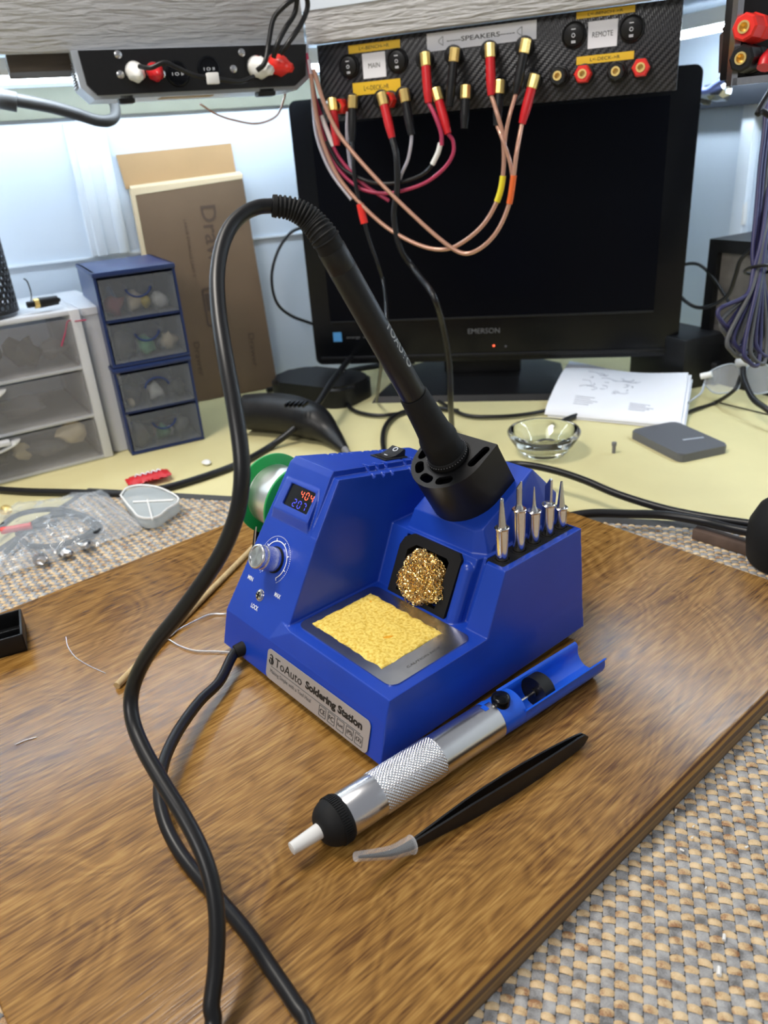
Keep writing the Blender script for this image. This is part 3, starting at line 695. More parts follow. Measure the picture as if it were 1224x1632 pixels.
# soldering iron
def ax(t,x=0,y=0): return CM@V((x,y,t*.001))
it=empty('soldering_iron',P0,'black pencil soldering iron standing in the holder cup with its thick cable looping left','soldering iron')
b=B(); b.lathe([(-.040,.0060),(-.034,.0100),(-.004,.0112),(-.002,.0125),(.003,.0127),(.0042,.0122),(.0045,.0116),(.0140,.0114),(.0165,.0118),(.0190,.0113),(.0215,.0103),(.0300,.0096),(.0520,.0083),(.0528,.0080),(.0528,.0070)],CM,48)
b.build('sleeve','black_matte',it,smooth=60)
b=B(); b.lathe([(.0500,.0070),(.0528,.0074),(.1380,.0071),(.1384,.0069),(.1390,.0071),(.1495,.0070),(.1499,.0068)],CM,48); b.build('handle','black',it,smooth=30)
b=B()
for i in range(44):
    t=rad(360*i/44); b.sphere(CM@V((.01285*math.cos(t),.01285*math.sin(t),.0030)),.00035,u=6,v=4)
b.build('collar_beads','greyp',it)
# writing along the handle: mirrored direction down the shaft, facing right
hd=(cam.location-ax(100)); hd=(hd-Dv*hd.dot(Dv)).normalized(); side=Dv.cross(hd).normalized()
# the writing sits on the right flank
ang=rad(-62); nrm=(hd*math.cos(ang)+side*math.sin(ang))
if (ax(100)+side).x< (ax(100)).x: pass
def cyltext(s_,t0,L_,h_,R0,nrm,name,m,parent):
    o=text(s_,Matrix.Identity(4),L_,h_,name,m,None,ext=0,bold=.02); me=o.data; bpy.data.objects.remove(o)
    b2=bmesh.new(); b2.from_mesh(me); bmesh.ops.subdivide_edges(b2,edges=b2.edges[:],cuts=1); b2.to_mesh(me); b2.free()
    tt=nrm.cross(Dv).normalized()
    for v in me.vertices:
        a=v.co.y/R0; v.co=ax(t0)-Dv*v.co.x+(nrm*math.cos(a)+tt*(-1)*math.sin(a))*R0
    return link(name,me,parent,0)
right_dir=_r-Dv*_r.dot(Dv); right_dir.normalize()
to_cam=hd
nrm=(to_cam*.22+right_dir*.97).normalized()
ct_=cyltext('TOAUTO',87,.030,.0052,.00735,nrm,'handle_writing','greyp',it)
ct_.data.materials[0]=mat('silver_print',(.38,.38,.37),.5)
# strain relief boot then cable
bp=[ax(149),ax(156),dep(500,356,.3635),dep(484,342,.3615),dep(462,332,.3600),dep(434,328,.3580)]
b=B(); b.tube(bp,[.0068,.0066,.0058,.0050,.0046,.0045],20,k=10,rmod=None); 
c=catmull(bp,12); L_=len(c)
for i in range(10,L_-5,3):
    d=(c[i+1]-c[i]).normalized(); rr=.0068+( .0045-.0068)*min(1,(i/L_)*1.15)
    Mx=axisframe(c[i],d); b.torus(rr+.0002,.00065,Mx,20,6)
b.cyl(c[-4],c[-1],.0052,.0050,20); b.build('strain_relief','black_matte',it)
cab=[(434,328,.358),(412,330,.356),(388,341,.352),(366,364,.347),(352,400,.340),(346,448,.331),(350,510,.322),(361,580,.313),(374,650,.307),(384,720,.304),(385,770,.304),(377,820,.307),(356,875,.313),(325,925,.320),(288,975,.328),(250,1022,.337),(222,1068,.345),(209,1110,.348),(212,1150,.345),(228,1192,.338),(258,1245,.329),(294,1303,.320),(322,1358,.313),(339,1412,.308),(346,1470,.304),(344,1540,.300),(337,1600,.296),(333,1650,.292)]
pts=[dep(*p) for p in cab]
e0=pts[-1]
pts+= [e0+V((.010,-.030,-.006)),e0+V((.045,-.060,-.010)),V((.165,-.185,BZ+.006)),V((.150,-.150,BZ+.005)),V((.112,-.127,BZ+.0040))]
c2=[(492,1640),(470,1600),(430,1540),(395,1488),(355,1440),(315,1395),(283,1352),(262,1308),(254,1262),(262,1212),(284,1165),(318,1118),(350,1086)]
z2=[.0034]*6+[.0055,.009,.012,.013,.012,.010,.008]
pts+=[onz(x,y,BZ+z) for (x,y),z in zip(c2,z2)]
pts+=[mmv(-142.5,-9,4.5),mmv(-141,4,5.5)]
b=B(); b.tube(pts,.00335,14,k=7); b.build('cable','cable',it,smooth=80)
b=B(); b.cyl(mmv(-142.5,-8.5,5.2),mmv(-141.2,0,5.8),.0043,.0050,20); b.build('cable_grommet','black_matte',st)
# desoldering pump
pz=BZ+.0119; q0=onz(464,1353,pz); q1=onz(823,1122,pz); q1.z=q0.z
PM=frame(q0,(q1-q0).cross(Z),(q1-q0)); # local z along pump, x = sideways
if (PM.to_3x3()@V((0,1,0))).z<0: PM=PM@Matrix.Rotation(math.pi,4,'Z')
def pt(x,y):
    p=onz(x,y,pz); return (p-q0).dot((q1-q0).normalized())
S=dict(nb=pt(510,1326),cap=pt(511,1325),m0=pt(546,1300),k0=pt(596,1264),k1=pt(690,1204),m1=pt(785,1147),c1=pt(816,1125),end=pt(940,1046),disc=pt(852,1095),btn=(onz(797,1111,pz+.0135)-q0).dot((q1-q0).normalized()))
pu=empty('desoldering_pump',q0+V((0,.07,-.0119)),'silver and blue desoldering pump with knurled grip and white nozzle lying before the station','desoldering pump')
b=B(); b.lathe([(0,.0020),(.0002,.0030),(S['nb']+.004,.0041),(S['nb']+.004,.0001)],PM,28); b.lathe([(-.0001,.0019),(.004,.0019)],PM,16); b.build('nozzle','white',pu)
b=B(); m0=S['m0']; c0=S['nb']; Lc=m0-c0
pr=[(c0-.0003,.0048),(c0,.0056)]+[(c0+Lc*.68*math.sin(rad(a)),.0056+(.0120-.0056)*(1-math.cos(rad(a)))**.62 if a<90 else .0120) for a in range(10,91,10)]
pr=[(c0,.0045)]+[(c0+Lc*.72*(1-math.cos(rad(a))),.0045+.0075*math.sin(rad(a))) for a in range(12,91,13)]+[(c0+Lc*.75,.0120),(m0-.0006,.0120),(m0+.0004,.0114)]
b.lathe(pr,PM,48)
for i in range(60):
    t=2*math.pi*i/60; d=V((math.cos(t),math.sin(t),0))
    b.box((0,0,0),(.0008,.0007,Lc*.30),PM@Matrix.Translation(V((d.x*.0120,d.y*.0120,m0-Lc*.26)))@Matrix.Rotation(t,4,'Z'))
b.build('nose_cap','black_matte',pu)
RT=.0112
b=B(); b.lathe([(m0,RT-.0003),(m0+.0004,RT),(S['k0'],RT)],PM,64,close=False); b.build('barrel','alu',pu,smooth=40); b=B(); b.lathe([(S['k1'],RT),(S['m1']-.0002,RT),(S['m1'],RT-.0004),(S['m1'],RT-.0008)],PM,64,close=False); b.build('barrel','alu',pu,smooth=40)
# knurled band: crossed ridges as real relief
b=B(); n1,n2=320,200; L_=S['k1']-S['k0']; vs=[]
for j in range(n2+1):
    z=S['k0']+L_*j/n2
    for i in range(n1):
        a=2*math.pi*i/n1; u=a*RT/.00175*1.0; v=(z)/.0019
        h=max(0,abs(math.sin((u+v)*math.pi/1.0))*abs(math.sin((u-v)*math.pi/1.0)))
        # keep a whole number of ridges round the barrel
        u=i*36/n1; v=z/.0021; h=abs(math.sin((u+v)*math.pi))*abs(math.sin((u-v)*math.pi))
        r=RT+.00055*h-.0002; r=RT if j in(0,n2) else r
        vs.append(PM@V((r*math.cos(a),r*math.sin(a),z)))
b._add(vs,[(j*n1+i,j*n1+(i+1)%n1,(j+1)*n1+(i+1)%n1,(j+1)*n1+i) for j in range(n2) for i in range(n1)])
b.build('knurled_grip','alu',pu,smooth=180)
b=B(); b.lathe([(S['m1']-.006,RT-.0007),(S['m1']+.0002,RT-.0007),(S['m1']+.0003,RT-.0003),(S['c1'],RT-.0001),(S['c1']+.0004,RT-.0008),(S['c1']+.0004,.0020)],PM,64)
bu_=b.build('body_collar','blue_light',pu)
# open tray: half pipe with flared rims, local +y is up
b=B(); n=16; prof=[]
for i in range(n+1):
    a=rad(180+180*i/n); prof.append((RT*math.cos(a),RT*math.sin(a)*.98))
prof=[(-RT-.0010,.0050),(-RT+.0003,.0028)]+prof+[(RT-.0003,.0028),(RT+.0010,.0050)]
inn_=[(x*.87,y*.87+.0002) for x,y in prof][::-1]
lp=prof+inn_
vs=[PM@V((x,y,z)) for z in (S['c1']-.001,S['end']) for x,y in lp]; m=len(lp)
b._add(vs,[(i,(i+1)%m,m+(i+1)%m,m+i) for i in range(m)]); 
hfn=len(prof)
for base in (0,m): b._add([],[]) or [b.bm.faces.new([b.bm.verts[:][-2*m+base+k] for k in (i,i+1,m-2-i,m-1-i)]) for i in range(hfn-1)]
b.build('open_tray','blue_light',pu,smooth=40)
b=B(); b.box((-.001,.0002-RT*.80,(S['c1']+S['end'])/2+.01),(.010,.0003,S['end']-S['c1']-.02),PM); b.build('tray_rib','blue_light',pu)
b=B(); b.cyl(PM@V((0,0,S['c1']-.002)),PM@V((0,0,S['disc']-.002)),.0011,n=14); b.build('plunger_rod','chrome',pu)
b=B(); D0=S['disc']
b.lathe([(D0-.004,.0092),(D0-.0044,.0098),(D0+.0035,.0098),(D0+.0045,.0090),(D0+.0045,0)],PM,48,close=True); b.lathe([(D0-.004,.0092),(D0-.001,.0084),(D0-.001,0)],PM,48,close=False)
b.box((0,0,D0-.0022),(.0170,.0009,.0030),PM); b.box((0,0,D0-.0022),(.0009,.0170,.0030),PM); b.cyl(PM@V((0,0,D0-.005)),PM@V((0,0,D0)),.0024,n=16)
b.build('plunger_knob','black',pu)
b=B(); bt=S['btn']; BMx=PM@Matrix.Translation((-.0015,RT-.0012,bt))@Matrix.Rotation(rad(-90),4,'X')
b.lathe([(-.001,.0052),(.0030,.0054),(.0042,.0050),(.0048,.0038),(.0050,0)],BMx,32); b.build('release_button','black_gloss',pu,smooth=60)
b=B(); nz_=S['m1']-.0035
def cpatch(q,a0,a1,z0,z1,r):
    n=6; vs=[PM@V((r*math.cos(rad(a0+(a1-a0)*i/n)),r*math.sin(rad(a0+(a1-a0)*i/n)),z)) for z in (z0,z1) for i in range(n+1)]
    q._add(vs,[(i,i+1,n+2+i,n+1+i) for i in range(n)])
cpatch(b,40,78,nz_-.0015,S['m1'],RT+.0002); cpatch(b,78,100,nz_-.0035,nz_-.0005,RT+.0002); b.build('bayonet_slot','blue_light',pu,fix=False)
# tweezers on edge with a bent, capped tip
tw=empty('tweezers',(.053,.03,BZ),'black bent-nose steel tweezers with a clear tip cap lying right of the pump','tweezers')
E0=onz(935,1176,BZ+.004); J=onz(655,1350,BZ+.004); E0.z=J.z=0
ld=(J-E0); LT=ld.length; ld.normalize(); sd=ld.cross(Z)*-1
if sd.x<0: sd=-sd
def arm(sgn,parent):
    q=B(); n=34; rows=[]; th_=.0011
    for i in range(n+1):
        t=i/n; gap=.0006+.0040*math.sin(math.pi*min(1,t*1.02))**1.0*(1-.15*t)
        gap=.0006+.0022*math.sin(math.pi*t**.85) if t<1 else .0005
        c=E0+ld*(t*LT)+sd*(sgn*gap)
        h=.0080+.0024*math.sin(math.pi*min(1,max(0,t-.05)*1.15)) 
        if t>.70: h=.0097-(t-.70)/.30*.0052
        if t<.06: h=.0080*math.sqrt(max(.02,1-(1-t/.06)**2))
        mid=.0050
        zc=BZ+.0002+mid
        for zz in (-h/2,h/2):
            for ss in (-th_/2,th_/2): rows.append(c+sd*ss+Z*(zc+zz))
    q._add(rows,[f for i in range(n) for f in ((i*4,i*4+1,i*4+5,i*4+4),(i*4+2,i*4+3,i*4+7,i*4+6),(i*4,i*4+2,i*4+6,i*4+4),(i*4+1,i*4+3,i*4+7,i*4+5))]+[(0,1,3,2),(n*4,n*4+1,n*4+3,n*4+2)])
    # bent point
    zc=BZ+.0002+.0050; a0=E0+ld*LT+sd*sgn*.0005+Z*zc
    tipp=onp(572,1366,sd,a0.dot(sd)); tipp=tipp
    mid_=onp(622,1360,sd,a0.dot(sd))
    q.tube([a0-ld*.002,a0,mid_,tipp],[.0020,.0019,.0014,.0006],8,k=5)
    return q.build('arm','black',parent,smooth=40),tipp,mid_,a0
ar,tipp,mid_,a0=arm(1,tw); arm(-1,tw)
b=B(); dd=(mid_-a0).normalized()
cp=[a0+ld*-.0005-sd*.0005,a0+dd*.004-sd*.0005,mid_-sd*.0005,tipp+(tipp-mid_).normalized()*.0015-sd*.0005]
b.tube(cp,[.0044,.0040,.0031,.0022],20,k=6); b.torus(.0044,.0003,axisframe(cp[0],cp[1]-cp[0]),24,6)
b.build('tip_cap','film',tw,smooth=60)
# wooden stick
b=B(); s0=onz(186,1093,BZ+.0024); s1=onz(388,888,BZ+.0024); s1=s0+(s1-s0)*1.12
b.cyl(s0,s1,.0024,.0022,16); o=b.build('wooden_stick','stick',smooth=40); rebase(o,(s0+s1)/2); tag(o,'thin pale round wooden stick on the board behind the cable, running to the spool','stick')
# open black box at the left edge
FR=onz(36,1011,BZ+.014); BR=onz(25,972,BZ+.014); FL=onz(0,1021,BZ+.014)
xd=(FR-FL); xd.z=0; xd.normalize(); yd=Z.cross(xd); ly=abs((BR-FR).dot(yd)); lx=.062
OMx=frame(V((FR.x,FR.y,BZ)),xd,Z)   # origin front right bottom
def obx(x0,y0,z0,x1,y1,z1,q): q.boxb((x0,y0,z0),(x1,y1,z1),OMx,bev=.0006,seg=2)
b=B(); t_=.0018
obx(-lx,0,0,0,ly,.002,b); obx(-lx,0,0,0,t_,.0142,b); obx(-lx,ly-t_,0,0,ly,.0142,b); obx(-t_,0,0,0,ly,.0142,b); obx(-lx,0,0,-lx+t_,ly,.0142,b)
obx(-lx,ly*.50,0,-t_,ly*.50+.001,.009,b)
o=b.build('small_box','black',smooth=30); rebase(o,V((FR.x,FR.y,BZ))); tag(o,'small open black plastic box at the left edge of the wooden board','box')
# solder spool
sp=empty('solder_spool',mmv(-187.5,74,73),'green spool of silver solder wire on a black bracket left of the station','spool')
XM=frame(mmv(-187.5,74,73),(0,1,0),(1,0,0))
for s_ in (-1,1):
    b=B(); z=s_*.0175
    b.lathe([(z-.0012,.0060),(z-.0012,.0300),(z-.0007,.0306),(z+.0007,.0306),(z+.0012,.0300),(z+.0012,.0060)],XM,64,close=True); b.build('flange','green',sp,smooth=40)
b=B(); pr=[(-.0163,.018)]
for i in range(28):
    z=-.0161+.0322*i/27; pr.append((z,.0222 if i%2 else .0227))
pr.append((.0163,.018)); b.lathe(pr,XM,64); b.build('solder_wire','solder',sp,smooth=60)
w1=[onz(x,y,BZ+.0015) for x,y in ((360,978),(335,979),(310,990),(285,1003),(274,1012))]
w2=[onz(x,y,BZ+.0012) for x,y in ((372,1040),(345,1038),(312,1037),(288,1030),(268,1019))]
b=B(); b.tube([mmv(-187,46,62),mmv(-190,38,30),mmv(-195,20,0)]+w1,.0005,6); b.tube(w1[-1:]+[onz(262,1020,BZ+.001)]+w2[::-1],.0005,6); b.build('loose_strand','solder',sp)
for l_,pp in (('curved hair-thin solder strand lying left of the wooden stick',((105,1015),(108,1030),(120,1047),(140,1060),(168,1073))),('short bright solder clipping on the left part of the board',((24,1187),(40,1180),(58,1175)))):
    b=B(); p_=[onz(x,y,BZ+.0004) for x,y in pp]; b.tube(p_,.00028,5); o=b.build('solder_clipping','solder'); rebase(o,p_[2]); tag(o,l_,'solder clipping')
# ------------------------------------------------------------------ walls and shelf
def RB(a,b,z): return A*a+Bv*b+Z*z         # room coordinates
def rbox(q,a0,a1,b0,b1,z0,z1,mi=0,bev=0):
    q.boxb((a0,b0,z0),(a1,b1,z1),Matrix((A,Bv,Z)).transposed().to_4x4(),bev=bev,mi=mi)
b=B(); rbox(b,-1.3,WA+.05,WB-.05,WB,-.6,1.0); struct(b.build('wall_left','wallw',smooth=0))
b=B(); rbox(b,WA,WA+.05,WB,1.0,-.6,1.0); struct(b.build('wall_back','wallw',smooth=0))
b=B(); rbox(b,-1.3,.80,WB-.001,WB+.0035,.1885,.1912); struct(b.build('trim_1','trimw',smooth=0))
b=B(); rbox(b,-.036,.014,WB,WB+.008,.191,.352,bev=.002); rbox(b,-.028,-.016,WB,WB+.013,.191,.352,bev=.002); rbox(b,.000,.010,WB,WB+.011,.191,.352,bev=.002); struct(b.build('trim_2','trimw'))
tb=onp(1192,300,A,WA).dot(Bv)
b=B(); rbox(b,WA-.014,WA,tb-.012,tb+.010,-.02,.315,bev=.003); struct(b.build('trim_3','trimw'))
M['olive']=mat('olive_painted_cleat',(.26,.27,.21),.6,noise=.1,scale=20)
b=B(); rbox(b,-1.3,.72,WB,WB+.010,.3575,.392,bev=.001); cl=b.build('wall_cleat','olive'); tag(cl,'olive grey board along the wall top under the shelf, behind the conduit','cleat'); rebase(cl,RB(-.2,WB,.357))
# shelf
b=B(); b.prism([(p.x,p.y) for p in (RB(-1.3,WB,0),RB(-1.3,-.630,0),RB(.192,-.630,0),RB(.192,-.630,0)+Cv*.64,RB(.799,.40,0),RB(.799,WB,0))],.432,.450); sh=b.build('shelf','wallw',smooth=0); tag(sh,'white painted corner shelf board running over the bench behind the textured aprons','shelf'); rebase(sh,RB(-.1,-.7,.432))
FB=-.612
b=B(); b.boxb((-1.05,-.013,0),(.2105,0,.14),None,bev=.0012); o=b.build('shelf_apron','siding',smooth=40); o.data.transform(Matrix((A,Bv,Z)).transposed().to_4x4()); o.data.transform(Matrix.Translation(RB(0,FB,.402)))
tag(o,'long left shelf apron of rough white painted siding above the black amplifier','shelf apron'); 
J0=RB(.212,FB,.402)
SF=Matrix.Translation(J0)@Matrix((Cv,-Nv,Z)).transposed().to_4x4()
b=B(); b.boxb((0,0,0),(.47,.013,.14),None,bev=.0012); o=b.build('shelf_apron','siding',smooth=40); o.matrix_basis=SF
tag(o,'right diagonal shelf apron of rough white siding above the carbon fibre panel','shelf apron')
b=B(); p0=onp(12,104,Bv,-.655).dot(A); rbox(b,p0,.19,-.70,-.632,.388,.404); o=b.build('shelf_brace','darkwood'); tag(o,'weathered dark brown wood strip under the left apron beside the amplifier','wood strip'); rebase(o,RB(-.05,-.665,.39))
# under-shelf lamps
def lamp(o_,x,L_,lab):
    t=empty('strip_light',o_,lab,'strip light'); Mx=frame(o_,x,Z)
    q=B(); q.boxb((-L_/2,-.013,.004),(L_/2,.013,.022),Mx,bev=.003); q.build('housing','white',t)
    q=B(); q.boxb((-L_/2+.01,-.010,-.002),(L_/2-.01,.010,.0045),Mx,bev=.001); q.build('diffuser','led',t)
lamp(RB(-.12,-.765,.392),A,1.0,'long white strip light glowing under the left shelf above the wall')
lamp(RB(.700,-.30,.395),Bv,.75,'white strip light glowing under the shelf behind the black monitor right edge')
# grey conduit
b=B(); pth=[(-30,148,-.775),(0,155,-.775),(40,162,-.775),(80,170,-.775),(120,181,-.775),(150,191,-.775),(170,193,-.775),(182,187,-.78),(184,174,-.79),(180,160,-.80)]
pts=[onp(x,y,Bv,bb) for x,y,bb in pth]; b.tube(pts,[.0072,.0072,.0072,.007,.0068,.0066,.0066,.0062,.0062,.0062],16,k=8); 
c=onp(13,160,Bv,-.775); d=(pts[2]-pts[0]).normalized(); b.cyl(c-d*.009,c+d*.009,.0105,n=20,bev=.001); o=b.build('conduit_pipe','conduit',smooth=60); tag(o,'thick grey bent cable conduit under the left end of the shelf','conduit'); rebase(o,pts[4])
# ------------------------------------------------------------------ amplifier under the left apron
am=empty('amplifier',RB(.09,-.60,.40),'flat black and silver amplifier with red and white plugs hung under the left apron','amplifier')
AF=Matrix.Translation(RB(0,0,0))@Matrix((A,Z,Bv)).transposed().to_4x4()    # local x along wall, y up, z outwards
out=[(-.024,.401),(-.022,.372),(-.014,.363),(.190,.363),(.203,.372),(.207,.401)]
b=B(); b.prism([(x*1.0,y) for x,y in out],-.604,-.599,AF); b.build('face_panel','black',am)
out2=[(-.030,.402),(-.028,.371),(-.017,.3595),(.194,.3595),(.209,.370),(.212,.402)]
b=B(); b.prism(out2,-.668,-.606,AF); b.build('case','lgrey',am,smooth=20)
b=B(); 
for i in range(9): b.boxb((-.0305,.372+i*.0025,-.652),(-.0285,.3732+i*.0025,-.622),AF)
b.build('side_grille','greyp',am)
b=B(); b.boxb((.05,.3588,-.640),(.105,.3597,-.618),AF); b.build('rating_label',mat('tan_label',(.45,.33,.18),.6),am)
for x,w_ in ((.006,.016),(.150,.020)):
    b=B(); b.boxb((x,.355,-.622),(x+w_,.364,-.606),AF,bev=.002); b.build('mounting_clip','black',am)
def afp(x,y): return onp(x,y,Bv,-.599)
for x,y in ((188,87),(192,119),(385,84),(372,110),(258,118)):
    p=afp(x,y); b=B(); b.lathe([(0,.0040),(.001,.0036),(.0018,.0018),(.002,0)],axisframe(p,Bv),14); b.build('screw','steel',am)
for x,y in ((283,118),(333,110)):
    p=afp(x,y); Mx=frame(p,A,Bv); b=B(); b.lathe([(0,.0118),(.0016,.0112),(.002,.0098),(.001,.0095),(.001,0)],Mx,28); s_=b.build('round_switch','black_gloss',am)
    text('I O II',Mx@Matrix.Translation((0,0,.0012)),.011,.0028,'switch_writing','wprint',s_)
for x,y,m,nm,lb,sz in ((214,113,'white','rca_plug','white phono plug with a twisted cap, leftmost on the amplifier',1),(245,113,'red','rca_plug','red phono plug right beside the leftmost white plug on the amplifier',.9),(407,106,'white','rca_plug','greyish white phono plug near the right end of the amplifier',1.15),(438,102,'redb','rca_plug','red phono plug at the right end of the amplifier beside bundled cables',1.15)):
    p=afp(x,y); t=empty('rca_plug',p,lb,'phono plug'); Mx=axisframe(p,Bv-Z*.25+A*(.35 if sz>1 else 0))
    b=B(); b.lathe([(0,.0078*sz),(.004,.0085*sz),(.010,.0088*sz),(.016,.0070*sz),(.022,.0045*sz),(.027,.0038*sz),(.028,0)],Mx,24,rmod=lambda a,z:1+.07*math.cos(6*a+z*260)); b.build('cap','white' if m=='white' else m,t,smooth=70)
    b=B(); b.cyl(Mx@V((0,0,-.001)),Mx@V((0,0,.001)),.0090*sz,n=24); b.build('shell_ring','steel',t)
def cable(name,lab,pts,r,m='cable',cat='cable',group=None,k=8,n=8,extra=None):
    q=B(); q.tube(pts,r,n,k=k); o=q.build(name,m,smooth=80); rebase(o,pts[len(pts)//2]); tag(o,lab,cat,group); return o
cable('audio_cable','thin black audio lead looping from the white phono plug along the amplifier face',[onp(x,y,Bv,bb) for x,y,bb in ((222,106,-.573),(240,108,-.562),(262,100,-.56),(282,108,-.56),(310,120,-.565),(335,124,-.565),(380,130,-.57),(405,122,-.575))],.0022)
for i,(lab,pp_) in enumerate((('thick black lead rising from the amplifier right end past the apron, left of two others',((410,112),(422,100),(428,70),(436,30),(455,8),(478,-8))),('black lead rising from the amplifier right end, middle one',((436,92),(442,70),(455,45),(470,20),(474,-8))),('black lead rising from the amplifier right end, nearest the diagonal apron',((446,86),(462,65),(480,38),(490,12),(488,-10))))):
    cable('audio_cable',lab,[onp(x,y,Bv,bb) for (x,y),bb in zip(pp_,(-.575,-.57,-.575,-.575,-.57,-.57))],.0026)
b=B(); p=onp(339,125,Bv,-.562); b.boxb((-.006,-.005,-.003),(.006,.005,.003),frame(p,A,Bv),bev=.001); o=b.build('cable_clip','white'); rebase(o,p); tag(o,'small off-white connector clip on the lead across the amplifier face','clip')
cable('speaker_wire','thin pinkish wire hanging in a loop under the amplifier against the bright wall',[onp(x,y,Bv,-.66) for x,y in ((318,165),(345,182),(375,192),(410,197),(440,185),(452,160),(456,140))],.0011,'copper','wire')
# ------------------------------------------------------------------ carbon fibre speaker panel
ND=-.5973
def pp(x,y,off=0): return onp(x,y,Nv,ND+off)
PO=J0.copy(); PO=Cv*-.09+Nv*ND+Z*.365
PMx=Matrix.Translation(PO)@Matrix((Cv,-Nv,Z)).transposed().to_4x4()     # local x right, y away, z up
pn=empty('audio_switchboard',PO,'carbon fibre speaker switching panel full of gold plugs hung before the monitor','switch panel',M4=PMx)
b=B(); b.boxb((-.188,0,-.0385),(.186,.003,.0365),PMx,bev=.0006); b.build('face','carbon',pn,smooth=30)
b=B(); b.boxb((-.186,.0032,-.036),(.184,.045,.036),PMx,bev=.001); b.build('enclosure','black',pn)
def plab(x0,y0,x1,y1,m,s_=None,name='label_tape',tw_=.8,th_=.5,bold=0,up=.3):
    p0=pp(x0,y0); p1=pp(x1,y1); u0_=p0.dot(Cv); u1_=p1.dot(Cv); z0_=p1.z; z1_=p0.z
    w_=u1_-u0_; h_=z1_-z0_; c=Cv*((u0_+u1_)/2)+Nv*(ND+up*.001)+Z*((z0_+z1_)/2); Mx=frame(c,Cv,Nv)
    q=B(); q.box((0,0,0),(w_,h_,.0003),Mx); l=q.build(name,m,pn,smooth=0)
    if s_: text(s_,Mx@Matrix.Translation((0,0,.0002)),w_*tw_,h_*th_,'tape_writing','ink',l,bold=bold)
    return l,Mx,w_,h_
plab(555,73,638,76,'yellow','L<-BENCH->R',tw_=.58,th_=.42); plab(562,133,639,145,'yellow','L<-DECK->R',tw_=.52,th_=.38)
plab(577,86,616,122,'paper','MAIN',tw_=.5,th_=.2); plab(938,35,983,73,'paper','REMOTE',tw_=.7,th_=.2)
plab(919,20,1012,19,'yellow','L<-BENCH->R',tw_=.6,th_=.42); plab(919,91,1010,94,'yellow','L<-DECK->R',tw_=.52,th_=.42)
l,Mx,w_,h_=plab(680,54,855,62,'paper','-----SPEAKERS-----',tw_=.62,th_=.26,bold=.01)
for s_ in (-1,1):
    q=B(); T1=Mx@Matrix.Translation((s_*w_*.36,0,.0003))
    for x0,y0,x1,y1 in ((-.003,-.001,-.003,.001),(-.003,.001,.0015,.004),(-.003,-.001,.0015,-.004),(.0015,-.004,.0015,.004)): q.cyl(T1@V((x0,y0,0)),T1@V((x1,y1,0)),.00025,n=5)
    q.build('speaker_symbol','ink2',l)
for x,y in ((557,106),(634,97),(915,56),(1007,46)):
    Mx=frame(pp(x,y,0),Cv,Nv); q=B(); q.lathe([(0,.0118),(.0022,.0116),(.0030,.0104),(.0020,.0098),(.0020,0)],Mx,36); s1_=q.build('round_switch','black',pn)
    q=B(); q.lathe([(.0021,.0096),(.0040,.0094),(.0046,.0080),(.0046,0)],Mx@Matrix.Rotation(rad(7),4,'X'),36); q.build('rocker','black',s1_)
    T1=Mx@Matrix.Rotation(rad(7),4,'X')@Matrix.Translation((0,0,.0047)); q=B(); q.box((0,.0052,0),(.0040,.0007,.0001),T1); q.torus(.0015,.0003,T1,18,5)
    for dy in (-.0048,-.0060): q.box((0,dy,0),(.0040,.0007,.0001),T1)
    q.build('rocker_symbols','wprint',s1_,smooth=0)
def post(x,y,m,lab,grp=None,R=.0082):
    p=pp(x,y); t=empty('binding_post',p,lab,'binding post',grp); Mx=frame(p,Cv,Nv)
    q=B(); q.cyl(p,p+Nv*.0045,.0095,n=28,bev=.001); q.build('base_ring','black',t)
    q=B(); q.lathe([(.004,R),(.017,R),(.0185,R*.86),(.0185,.0042),(.015,.0040)],Mx,6 if m!='black' else 8,close=False); q.build('cap',m,t,smooth=20)
    q=B(); q.lathe([(.0150,.0042),(.0192,.0042),(.0192,.0026),(.012,.0024),(.012,0)],Mx,20,close=False); q.build('socket','gold',t,smooth=40)
post(893,122,'black','black binding post with an empty gold socket, leftmost at the panel right side'); post(932,119,'redb','red hexagonal binding post below the left of the REMOTE switches')
post(984,115,'black','black binding post with empty gold socket between two red posts'); post(1023,109,'redb','red hexagonal binding post nearest the panel right edge')
post(549,170,'redb','red binding post half hidden behind the leftmost gold plug'); post(624,160,'redb','red binding post half hidden behind the red plug under the DECK tape')
def plug(x,y,bx,by,m,lab,ln=1):
    """right-angled gold plug with a coloured barrel hanging from it"""
    p=pp(x,y,.0); h=pp(x,y,.026); e=pp(bx,by,.030)
    t=empty('banana_plug',p,lab,'banana plug'); d=(e-h).normalized()
    q=B(); q.cyl(p,p+Nv*.006,.0092,n=28,bev=.001); q.cyl(p+Nv*.005,h-Nv*.002,.0062,n=24); q.build('insulator','black',t)
    q=B(); q.cyl(h-d*.0065,h+d*.0060,.0052,n=8,bev=.0008); q.build('gold_head','gold',t,smooth=20)
    q=B(); L_=(e-h).length; q.tube([h+d*.0055,h+d*.02,e-d*.01,e],[.0046,.0048,.0046,.0036],14,k=5); q.build('barrel',m,t,smooth=60)
    return e
E1=plug(678,95,683,164,'red','gold plug with red barrel, top row, leftmost beneath the SPEAKERS label')
E2=plug(724,88,716,170,'black','gold plug with black barrel, top row, second beneath the SPEAKERS label')
E3=plug(781,81,783,152,'red','gold plug with red barrel, top row, third beneath the SPEAKERS label')
E4=plug(837,74,822,150,'black','gold plug with black barrel, top row, at the right end of the SPEAKERS label')
E5=plug(697,151,714,213,'red','gold plug with slanted red barrel, lower row, first under the SPEAKERS plugs')
E6=plug(742,147,740,205,'black','gold plug with black barrel, lower row, between the red barrels')
E7=plug(796,139,792,200,'black','gold plug with black barrel, lower row, beside the crossing copper wires')
